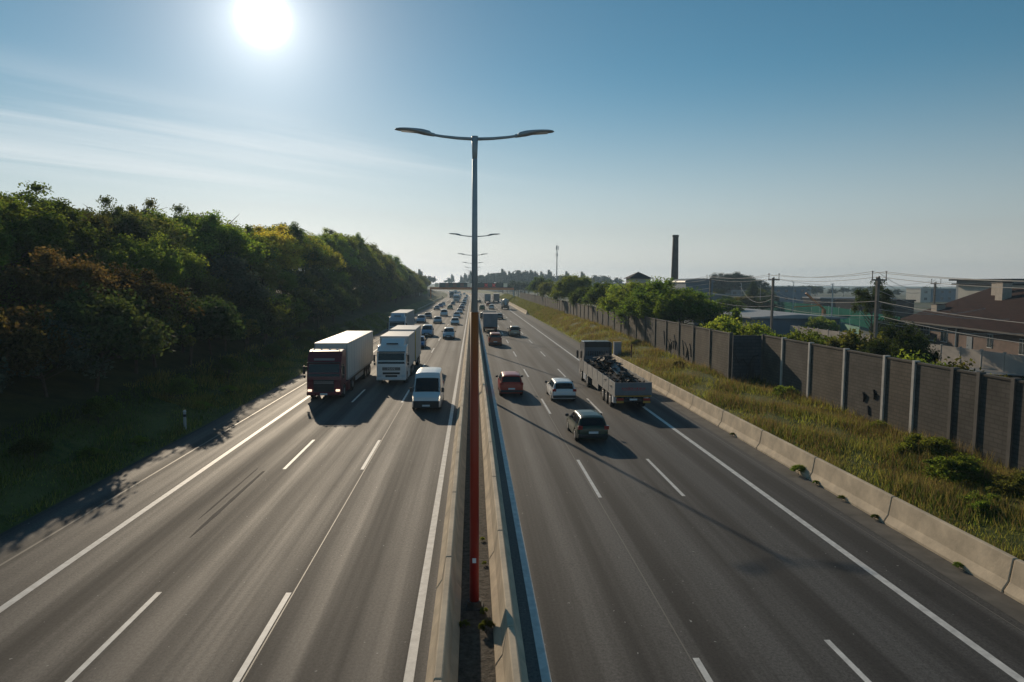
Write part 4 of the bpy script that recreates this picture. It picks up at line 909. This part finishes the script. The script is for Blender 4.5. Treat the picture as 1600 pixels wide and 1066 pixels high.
CARNAME = dict(hatch='hatchback', wagon='estate_car', sedan='saloon_car', suv='suv', mpv='people_carrier', van='van')
def car(kind, s, y, pm, lab, oncoming, group, detail=2, dx=0, lit=False, rz=0, name=None, cat='car'):
    skip = () if detail == 2 else (('mirror', 'rim', 'rear_plate', 'front_plate', 'grille') if detail == 1 else ('mirror', 'rim', 'rear_plate', 'front_plate', 'grille', 'headlight', 'tail_light', 'side_window', 'front_bumper', 'rear_bumper'))
    p = PROTO[kind]
    c = copy_tree(p, None, skip)
    c.name = name or CARNAME[kind]
    L = SPEC[kind]['L']; yy = y + L / 2                       # y is where the end that faces us stands
    slope = -(max(0, y - 400)) / 2800
    c.location = (s + cx(yy), yy, .0); c.rotation_euler = (0, 0, (math.pi if oncoming else 0) - math.atan(slope) * -1 + rz)
    for ch in c.children:
        if ch.name.startswith('body'): recolor(ch, pm)
        if lit and ch.name.startswith('headlight'): recolor(ch, M_LIT)
    tag(c, lab, cat, group); return c
P = paint
white = P('white', (.70, .70, .70), 0); silver = P('silver', (.42, .44, .46), .7); grey = P('grey', (.13, .14, .15), .6); black = P('black', (.014, .015, .017), .2)
blue = P('blue', (.03, .10, .25), .4); lblue = P('light_blue', (.20, .32, .46), .3); red = P('red', (.44, .028, .006), .0); orange = P('orange_red', (.50, .10, .022), .0)
green = P('green', (.05, .13, .04), .3); dgreen = P('dark_green', (.016, .042, .024), .0); beige = P('beige', (.33, .28, .21), .4); navy = P('navy', (.02, .03, .06), .4)
# --- departing side (we see their rears)
GR = 'vehicles driving away in the far carriageway lanes'
GR = 'vehicles driving away beyond the median'
car('suv', 3.0, 52.0, red, 'red hatchback with pale roof sheen driving away beside the median, alone in its lane', False, GR)
car('wagon', 6.75, 49.4, white, 'white hatchback driving away between the red car and the flatbed truck', False, GR)
car('hatch', 6.55, 36.4, dgreen, 'dark green hatchback driving away, nearest of all the vehicles', False, GR, rz=R(1.0))
car('mpv', 3.15, 94.5, orange, 'orange-red boxy people carrier driving away behind the red car', False, GR)
car('suv', 6.95, 111.5, beige, 'brownish estate driving away in the middle lane beyond the orange people carrier', False, GR)
car('hatch', 6.5, 165, grey, 'dark hatchback driving away past the grey tarpaulin lorry', False, GR, 1)
car('hatch', 2.7, 170, grey, 'dark hatchback beside the median just beyond the grey tarpaulin lorry', False, GR, 1)
car('suv', 3.1, 222, green, 'greenish car beside the median, ahead of the first dark hatchback', False, GR, 1)
car('suv', 6.3, 228, silver, 'silver-blue car with white roof in the middle lane beside the cement lorry', False, GR, 1)
car('hatch', 6.1, 262, orange, 'orange car half hidden in front of the silver-blue one', False, GR, 0)
car('hatch', 2.9, 300, black, 'small dark car close beside the median beyond the greenish one', False, GR, 0)
# --- oncoming side (we see their fronts)
GL = 'oncoming vehicles in the lanes beside the wood'
car('van', -3.15, 46.0, white, 'white high-roofed van with lit headlights, the nearest oncoming vehicle in the lane by the median', True, GL, lit=True, cat='van')
CARS = [('hatch', -7.3, 91, blue, 'blue car half hidden behind the white lorry, oncoming'), ('mpv', -7.45, 111, lblue, 'pale blue people carrier oncoming in the middle lane, behind the half hidden blue car'), ('suv', -3.75, 106, silver, 'silver car oncoming alone in the lane by the median, behind the white van'),
    ('suv', -11.3, 149, lblue, 'bluish car oncoming close behind the third lorry'), ('hatch', -11.0, 167, navy, 'dark blue car oncoming, second behind the third lorry'), ('hatch', -7.6, 147, silver, 'silver small car oncoming in the middle lane behind the pale blue people carrier'),
    ('hatch', -3.7, 142, white, 'white car oncoming in the lane by the median behind the silver one'), ('mpv', -7.5, 178, white, 'white people carrier oncoming in the middle lane behind the silver small car'), ('hatch', -4.0, 171, white, 'second white car in the queue of the lane by the median'),
    ('sedan', -11.6, 220, grey, 'dark grey car oncoming in the outer lane, third behind the lorry'), ('sedan', -11.5, 244, blue, 'blue saloon oncoming in the outer lane behind the dark grey one'), ('hatch', -11.3, 260, silver, 'silver car last of the small group in the outer lane'),
    ('hatch', -7.5, 226, green, 'green car oncoming in the middle lane'), ('sedan', -7.8, 270, grey, 'grey saloon oncoming in the middle lane behind the green car'), ('sedan', -3.7, 193, silver, 'silver saloon, third in the queue by the median'),
    ('hatch', -3.6, 217, P('maroon', (.16, .03, .05)), 'maroon car, fourth in the queue by the median'), ('sedan', -3.7, 240, silver, 'pale car, fifth in the queue by the median'), ('hatch', -3.5, 268, grey, 'grey car, sixth in the queue by the median'),
    ('suv', -3.6, 292, white, 'white car, seventh in the queue by the median'), ('sedan', -3.7, 316, silver, 'silver car, eighth in the queue by the median just before the gantry'), ('mpv', -3.5, 344, white, 'white people carrier below the gantry in the lane by the median'),
    ('sedan', -3.6, 375, silver, 'silver saloon right behind the gantry by the median'), ('hatch', -3.8, 402, black, 'black car behind the gantry by the median'), ('sedan', -3.6, 440, white, 'white saloon far behind the gantry by the median'),
    ('hatch', -7.4, 352, blue, 'blue car behind the white coach in the middle lane'), ('sedan', -7.4, 384, white, 'white saloon beyond the gantry in the middle lane'), ('hatch', -7.5, 470, silver, 'silver speck of a car far off in the middle lane'),
    ('sedan', -11.2, 505, white, 'far white car in the outer lane on the bend'), ('hatch', -11.2, 545, silver, 'far silver car in the outer lane on the bend'), ('hatch', -3.7, 520, silver, 'far silver car by the median on the bend'), ('mpv', -7.4, 560, white, 'far white people carrier on the bend'),
    ('sedan', -3.6, 610, white, 'farthest white car by the median on the bend'), ('sedan', -11.0, 640, white, 'farthest white car in the outer lane on the bend')]
for k, s, y, pm, lab in CARS: car(k, s, y, pm, lab, True, GL, 2 if y < 115 else (1 if y < 230 else 0))
for k_, o in PROTO.items():                            # prototypes are not part of the place
    for ch in list(o.children_recursive): bpy.data.objects.remove(ch)
    bpy.data.objects.remove(o)

# --- lorries
def text_part(txt, size, loc, rot, m, name, parent, ext=.01):
    cu = bpy.data.curves.new(name, 'FONT'); cu.body = txt; cu.size = size; cu.extrude = ext; cu.align_x = 'CENTER'; cu.align_y = 'CENTER'
    o = bpy.data.objects.new(name, cu); COL.objects.link(o); dg = bpy.context.evaluated_depsgraph_get(); me = bpy.data.meshes.new_from_object(o.evaluated_get(dg)); bpy.data.objects.remove(o)
    t = link(name, me, m, parent, loc); t.rotation_euler = rot; return t
M_BOXTRIM = mat('box_trim', (.40, .40, .39), .5, .2)
def lorry(name, s, y, lab, cabm, boxm, oncoming=True, cab_h=3.7, style='tall', trailer=(13.6, 4.0, 1.15), trailer2=None, axles=(7.5,), lit=False, roofm=None, words=None, group=None, detail=2, lowm=None, box_front=2.75, cat='lorry', rigid=False):
    """local frame: +y is the driving direction, the cab front at y = 0."""
    r = empty(name, (s + cx(y), y, 0), math.pi if oncoming else 0, lab, cat, group)
    hw = 1.24; lowm = lowm or cabm
    prof = [(0, .42), (.02, 1.0), (.0, 1.55), (-.06, 2.0), (-.22, 2.75), (-.42, cab_h - .45), (-.85, cab_h - .08), (-1.25, cab_h), (-2.25, cab_h), (-2.25, .95), (-1.75, .95), (-1.72, 1.05), (-.95, 1.05), (-.85, .42)]
    cab = bevel(MB().prism(prof, -hw, hw).build('cab', cabm, r), .07, 3)
    def on(z): return lerp(z, [(.42, 0), (1.0, .02), (1.55, 0), (2.0, -.06), (2.75, -.22), (cab_h - .45, -.42), (cab_h, -1.2)])
    MB().add([(x * (hw - .10 - (z > 2) * .04), on(z) + .012, z) for z in (1.78, 2.68) for x in (-1, 1)] + [(x * (hw - .10), on(z) - .01, z) for z in (1.78, 2.68) for x in (-1, 1)], [(0, 1, 3, 2), (4, 6, 7, 5)]).build('windscreen', M_GLASS, cab)
    MB().box((0, on(2.78) + .12, 2.80), (hw * 1.9, .22, .07)).build('sun_visor', M_BLACK, cab)
    MB().box((0, .022, 1.36), (1.5, .05, .26)).box((0, .03, .98), (1.45, .05, .16)).box((0, .03, .74), (1.0, .05, .16)).box((0, .01, 1.0) , (1.5 if lit else .2, .05, 1.1 if lit else .1)).build('grille', M_BLACK, cab)
    for k in range(3): MB().box((0, .052, 1.28 + .08 * k), (1.42, .02, .02)).build('grille_bar', M_CHROME, cab)
    if words: text_part(words, .30, (0, .075, 1.37), (R(90), 0, math.pi), M_CHROME, 'badge', cab)
    bevel(MB().box((0, .03, .52), (hw * 2 + .02, .18, .26)).build('bumper', lowm, r), .05)
    MB().box((0, .13, .50), (.52, .02, .12)).build('front_plate', M_PLATE, r)
    for x in (-1, 1):
        bevel(MB().box((x * (hw - .22), .05, .76), (.30, .1, .16)).build('headlight', M_LIT if lit else M_HEAD, r), .03)
        bevel(MB().box((x * (hw + .20), -.10, 2.25), (.16, .12, .62)).box((x * (hw + .18), -.08, 1.78), (.16, .1, .22)).build('mirror', M_BLACK, r), .03)
        MB().bar((x * hw, -.16, 2.5), (x * (hw + .22), -.10, 2.5), .04, .04).build('mirror_arm', M_BLACK, r)
        MB().add([(x * (hw + .012), yy, z) for yy, z in ((-.32, 1.75), (-1.25, 1.75), (-1.25, 2.6), (-.42, 2.6))], [(0, 1, 2, 3)]).build('side_window', M_GLASS, cab)
        if detail > 1:
            bevel(MB().box((x * (hw - .02), -2.95, .72), (.10, 1.4, .75)).build('side_fairing', lowm, r), .04)
        for yy in (-1.35,) + ((-5.1,) if not rigid else ()): make_wheel(r, x * (hw - .16), yy, .5, .32, rimr=.55)
    if style == 'deflector':
        bevel(MB().loft([[(-1.0, -.7, cab_h - .15), (1.0, -.7, cab_h - .15), (1.0, -.75, cab_h - .1), (-1.0, -.75, cab_h - .1)], [(-1.1, -1.9, cab_h), (1.1, -1.9, cab_h), (1.0, -1.9, cab_h + .55), (-1.0, -1.9, cab_h + .55)]]).build('roof_deflector', cabm, cab), .06)
        MB().box((0, -1.0, cab_h + .12), (1.0, .3, .03), rx=R(24)).build('roof_hatch', M_BLACK, cab)
    if style == 'tall':
        MB().box((0, -.95, cab_h + .03), (hw * 1.7, .05, .05)).bar((-1, -.95, cab_h - .2), (-1, -.95, cab_h + .03), .04, .04).bar((1, -.95, cab_h - .2), (1, -.95, cab_h + .03), .04, .04).build('light_bar', M_CHROME, cab)
        for x in (-.85, -.3, .3, .85): MB().cyl((x, -.93, cab_h + .07), (x, -.85, cab_h + .07), .07, .07, 8).build('roof_lamp', M_HEAD, cab)
        MB().box((0, on(3.0) + .03, 3.02), (1.5, .02, .16), rx=R(20)).build('name_board', mat('name_board', (.25, .22, .22), .5), cab)
    MB().box((0, -2.25 - 3.2, .85), (.9, 6.6, .25)).build('chassis', M_BLACK, r)
    yb = -box_front
    for L_, top, fl in ((trailer,) if not trailer2 else (trailer, trailer2)):
        bx = MB().box((0, yb - L_ / 2, (top + fl) / 2), (2.52, L_, top - fl)); o = bevel(bx.build('cargo_box' if rigid else 'trailer', boxm, r), .04)
        MB().box((0, yb - L_ / 2, top + .012), (2.50, L_ - .02, .03)).build('box_roof', roofm or boxm, o)
        rl = MB()
        for x in (-1, 1):
            rl.box((x * 1.265, yb - L_ / 2, top - .05), (.03, L_ - .06, .10)).box((x * 1.265, yb - L_ / 2, fl + .07), (.03, L_ - .06, .14))
            for q in range(int(L_ / 1.2)): rl.box((x * 1.263, yb - .6 - q * 1.2, (top + fl) / 2), (.012, .03, top - fl - .24))
            rl.box((x * 1.22, yb + .005, (top + fl) / 2), (.07, .03, top - fl - .1))
        rl.build('rail_trim', M_BOXTRIM, o)
        MB().box((0, yb - L_ - .02, (top + fl) / 2), (2.3, .03, top - fl - .2)).build('rear_doors', boxm, o)
        MB().box((0, yb - L_ / 2 - .5, fl - .16), (2.3, L_ - 1.6, .2)).build('floor_frame', M_BLACK, r)
        for x in (-1, 1): MB().box((x * 1.1, yb - L_ * .5, .75), (.05, L_ * .36, .5)).build('side_guard', M_GALV, r)
        nx = 3 if L_ > 10 else 2
        for k in range(nx):
            for x in (-1, 1): make_wheel(r, x * 1.08, yb - L_ + 2.1 + k * 1.32 if L_ > 10 else yb - L_ + 1.6 + k * 1.32, .5, .34, rimr=.5)
        yb -= L_ + 1.0
    return r
W_BOX = mat('trailer_white', (.62, .59, .54), .45, noise=(.6, .08)); W_BOX2 = mat('cream_trailer', (.58, .54, .44), .5, noise=(.6, .1)); YEL = mat('yellow_edge', (.55, .42, .08), .5)
maroon = P('dark_maroon', (.13, .008, .018), .0)
GT = 'oncoming lorries'
a = lorry('articulated_lorry', -10.95, 50.6, 'dark maroon lorry with white box trailer, nearest oncoming vehicle in the outer lane', maroon, W_BOX, True, 3.65, 'tall', (13.6, 4.0, 1.15), lit=True, group=GT)
a.rotation_euler.z = math.pi
b2 = lorry('box_lorry', -6.95, 58.5, 'white lorry with roof deflector, grey box and yellow-edged trailer in the middle oncoming lane', white, mat('grey_white_box', (.50, .50, .50), .5, noise=(.5, .08)), True, 3.3, 'deflector', (6.4, 3.95, 1.1), (7.0, 4.05, 1.0), words='MAN', group=GT, rigid=True, box_front=2.4)
MB().box((1.27, -9.82, 2.5), (.06, .12, 2.9)).box((-1.27, -9.82, 2.5), (.06, .12, 2.9)).build('yellow_edge', YEL, b2)
lorry('articulated_lorry', -11.5, 104.5, 'pale blue-white lorry with grey curtain trailer behind the maroon lorry', P('pale_blue', (.45, .52, .60), .1), mat('curtain_grey', (.26, .28, .31), .6, noise=(.5, .15)), True, 3.5, 'deflector', (13.6, 4.0, 1.15), group=GT, roofm=W_BOX)
lorry('coach', -7.5, 312, 'white coach far off in the middle oncoming lane', white, P('coach_lilac', (.46, .46, .58), .1), True, 3.4, 'plain', (9.5, 3.5, .6), group=GT, detail=1, cat='coach', box_front=2.3)
lorry('articulated_lorry', -12.2, 398, 'dark fronted lorry beyond the gantry in the outer oncoming lane', grey, W_BOX, True, 3.5, 'plain', (13.6, 4.0, 1.15), group=GT, detail=1)
lorry('articulated_lorry', -11.2, 455, 'far pale lorry on the bend beyond the gantry', white, W_BOX, True, 3.5, 'plain', (13.6, 4.0, 1.15), group=GT, detail=1)
# departing lorries: the root sits at the cab front
GD = 'departing lorries'
def away(name, s, yrear, L_, lab, boxm, cabm, **k):
    fl = k.pop('fl', 1.15); top = k.pop('top', 4.0)
    return lorry(name, s, yrear + L_ + 2.75, lab, cabm, boxm, False, 3.5, 'plain', (L_, top, fl), detail=1, group=GD, **k)
g3 = away('tarpaulin_lorry', 3.15, 121, 6.0, 'small lorry with a grey tarpaulin body driving away behind the orange people carrier', mat('tarpaulin_grey', (.20, .21, .24), .7, noise=(.8, .2)), grey, top=3.3, fl=1.0)
MB().box((0, -8.72, .8), (2.2, .06, .35)).build('rear_panel', mat('rear_panel_red', (.20, .05, .03), .6), g3)
away('articulated_lorry', 10.7, 305, 13.0, 'grey-backed box lorry driving away in the outer lane near the gantry', mat('box_grey_brown', (.16, .15, .14), .7), grey, roofm=W_BOX)
away('articulated_lorry', 6.6, 300, 13.0, 'grey lorry with orange lower rear beside the median near the gantry', mat('box_grey', (.22, .24, .25), .7), orange)
# cement lorry
r = empty('cement_mixer', (10.9, 226, 0), 0, 'cement mixer lorry with white drum top driving away in the outer lane', 'lorry', GD)
dm = MB(); rings = []
for yy, rr, z in ((.5, .55, 2.9), (1.2, 1.0, 2.7), (2.6, 1.22, 2.45), (4.2, 1.1, 2.2), (5.4, .7, 2.1)): rings.append([(rr * math.cos(2 * math.pi * q / 14), yy, z + rr * math.sin(2 * math.pi * q / 14)) for q in range(14)])
dm.loft(rings).build('drum', W_BOX, r, True); MB().box((0, 3.2, 1.0), (2.2, 7.0, .4)).box((0, .6, 1.3), (1.2, .5, 1.6)).box((0, .1, .9), (2.4, .3, .5)).build('chassis', M_BLACK, r)
bevel(MB().box((0, 7.3, 2.0), (2.45, 1.8, 2.4)).build('cab', white, r), .1); MB().bar((0, .2, 3.1), (0, -.3, 1.6), .6, .25).build('chute', M_GALV, r)
for yy in (1.2, 2.5, 5.6, 7.2):
    for x in (-1, 1): make_wheel(r, x * 1.08, yy, .5, .32, rimr=.5)

# --- flatbed lorry with scrap, close by
fb = empty('flatbed_lorry', (10.98, 45.7, 0), 0, 'flatbed lorry with pale dropside boards driving away beside the pale roadside barrier', 'lorry', GD)
M_BOARD = mat('aluminium_board', (.40, .385, .36), .55, .25, noise=(1.2, .18)); M_TAILB = mat('tailboard_grey', (.17, .18, .20), .6, .2, noise=(1.5, .15)); M_YR = mat('yellow_marking', (.50, .28, .04), .5)
BL = 13.4
MB().box((0, BL / 2, 1.06), (2.5, BL, .14)).build('load_floor', M_BLACK, fb)
for x in (-1, 1):
    sb = MB(); n = 6
    for k in range(n): sb.box((x * 1.245, BL * (k + .5) / n, 1.55), (.045, BL / n - .05, .84))
    sd = sb.build('side_board', M_BOARD, fb)
    for k in range(n + 1): MB().box((x * 1.25, max(.05, min(BL - .05, BL * k / n)), 1.57), (.07, .09, .90)).build('board_post', M_BOARD, sd)
    MB().box((x * 1.235, BL / 2, 1.06), (.06, BL, .16)).build('side_rail', M_BOARD, fb)
tb = MB().box((0, -.03, 1.57), (2.5, .05, .86)).build('tailboard', M_TAILB, fb)
lt = MB(); random.seed(8); xx = -.78
while xx < .8:
    h_ = random.uniform(.08, .18); ww = random.uniform(.05, .11); lt.bar((xx, -.062, 1.60 - h_ / 2), (xx + .05, -.062, 1.60 + h_ / 2), .012, ww * .6); xx += ww + .035
lt.box((0, -.06, 1.49), (1.5, .012, .025)); lt.build('red_lettering', mat('red_letter', (.45, .03, .03), .5), tb)
MB().box((0, -.05, 1.07), (2.5, .03, .07)).build('reflective_strip', M_YR, fb)
MB().box((0, .0, .78), (2.4, .12, .16)).build('rear_beam', M_BLACK, fb)
for x in (-1, 1):
    MB().box((x * .92, -.075, .84), (.46, .06, .15)).build('tail_light', mat('tail_glow', (.4, .02, .015), .3), fb)
    MB().box((x * .92, -.075, .66), (.50, .04, .14)).build('marker_board', M_YR, fb)
MB().box((0, -.08, .84), (.52, .03, .12)).build('rear_plate', M_PLATE, fb)
MB().box((-.42, BL / 2 + .3, .85), (.14, BL - 1, .3)).box((.42, BL / 2 + .3, .85), (.14, BL - 1, .3)).build('chassis', M_BLACK, fb)
for k in range(3):
    for x in (-1, 1): make_wheel(fb, x * 1.05, 1.9 + k * 1.33, .5, .36, rimr=.5)
for x in (-1, 1):
    make_wheel(fb, x * 1.05, 11.2, .5, .5, rimr=.5); make_wheel(fb, x * 1.05, 14.9, .5, .32, rimr=.5)
    MB().box((x * 1.16, 8.0, .72), (.08, 2.6, .45)).build('side_guard', M_BOARD, fb)
    bevel(MB().box((x * 1.12, 12.9, .75), (.25, 1.4, .7)).build('side_fairing', M_PLATE, fb), .04)
    MB().box((x * 1.12, .95, .72), (.22, .5, .5)).build('tool_box', M_PLATE, fb)
hb = MB().box((0, BL + .06, 1.75), (2.5, .08, 1.3)).build('headboard', M_TAILB, fb)
prof = [(13.75, .95), (13.75, 3.62), (15.2, 3.62), (15.7, 3.3), (16.05, 2.0), (16.1, .45), (15.4, .45), (15.3, 1.0), (14.4, 1.0), (14.3, .95)]
cab = bevel(MB().prism(prof, -1.22, 1.22).build('cab', P('cab_grey', (.15, .16, .17), .4), fb), .06)
MB().box((0, 13.72, 2.6), (2.1, .05, 1.75)).build('rear_wall', P('cab_blue_grey', (.09, .12, .15), .2), cab)
for k in range(9): MB().box((-.8 + k * .2, 13.66, 2.35), (.07, .08, .95)).build('rear_slat', M_BLACK, cab)
MB().box((0, 13.68, 3.4), (2.3, .1, .5)).build('rear_canopy', M_BLACK, cab)
for x in (-1, 1):
    MB().box((x * 1.19, 13.55, 2.4), (.06, .5, 2.3)).build('side_deflector', P('cab_grey', (.22, .235, .25)), cab)
    bevel(MB().box((x * 1.42, 15.9, 2.3), (.18, .14, .7)).build('mirror', M_BLACK, fb), .03)
    MB().add([(x * 1.235, yy, z) for yy, z in ((14.7, 1.8), (15.65, 1.8), (15.5, 2.65), (14.7, 2.65))], [(0, 1, 2, 3)]).build('side_window', M_GLASS, cab)
sm = MB(); random.seed(17)
for k in range(620):
    y = random.uniform(.5, 12.9); hh = .70 + 1.0 * math.exp(-((y - 9.8) / 2.6) ** 2) + .25 * math.exp(-((y - 3) / 1.5) ** 2)
    x = random.uniform(-1.05, 1.05); z = 1.15 + random.uniform(0, hh) * (1.15 - .5 * abs(x)); L_ = random.uniform(.2, 1.1)
    a1 = random.uniform(0, 6.28); dz = random.uniform(-.3, .3); p_ = Vector((x, y, z + .1)); q_ = p_ + Vector((math.cos(a1) * L_ * .6, math.sin(a1) * L_, dz)); q_.x = max(-1.12, min(1.12, q_.x)); q_.y = max(.3, min(13.2, q_.y)); q_.z = max(1.2, q_.z)
    if (q_ - p_).length < .08: continue
    if random.random() < .5: sm.bar(p_, q_, random.uniform(.04, .12), random.uniform(.02, .1))
    else: sm.bar(p_, q_, random.uniform(.15, .5), .03)
scr = sm.build('scrap_load', mat('scrap_metal', (.045, .038, .034), .7, .2, noise=(4, .6))); scr.location = fb.location; tag(scr, 'tangled heap of dark scrap metal lying on the flatbed lorry', 'scrap heap')
pl = MB().add([(-.2, 4.6, 2.0), (.95, 4.3, 1.5), (.98, 7.6, 1.65), (.3, 8.6, 2.5), (-.3, 6.6, 2.2)], [(0, 1, 4), (1, 2, 3, 4)]).build('plastic_sheet', mat('dark_sheet', (.02, .022, .025), .45)); pl.location = fb.location
sol = pl.modifiers.new('thick', 'SOLIDIFY'); sol.thickness = .02; tag(pl, 'dark shiny sheet draped over the scrap on the flatbed lorry', 'tarpaulin')

# ---------------------------------------------------------------- the morning haze
HAZE = 0.00032
hz = MB().box((0, 1180, 16), (2400, 2500, 36)).build('haze', None); hz.location = (0, 0, 0)
hz.data.vertices[0].co
zlo = -2.2
for v in hz.data.vertices: v.co.z = zlo if v.co.z < 10 else 60.0; v.co.y = -70 if v.co.y < 0 else 2400
m = bpy.data.materials.new('haze'); m.use_nodes = True; t = m.node_tree; t.nodes.clear()
pv = N(t, 'ShaderNodeVolumePrincipled', Density=HAZE, Anisotropy=.3); pv.inputs['Color'].default_value = (.58, .80, 1.0, 1)
ot = N(t, 'ShaderNodeOutputMaterial'); t.links.new(pv.outputs[0], ot.inputs['Volume']); hz.data.materials.append(m); tag(hz, kind='stuff')
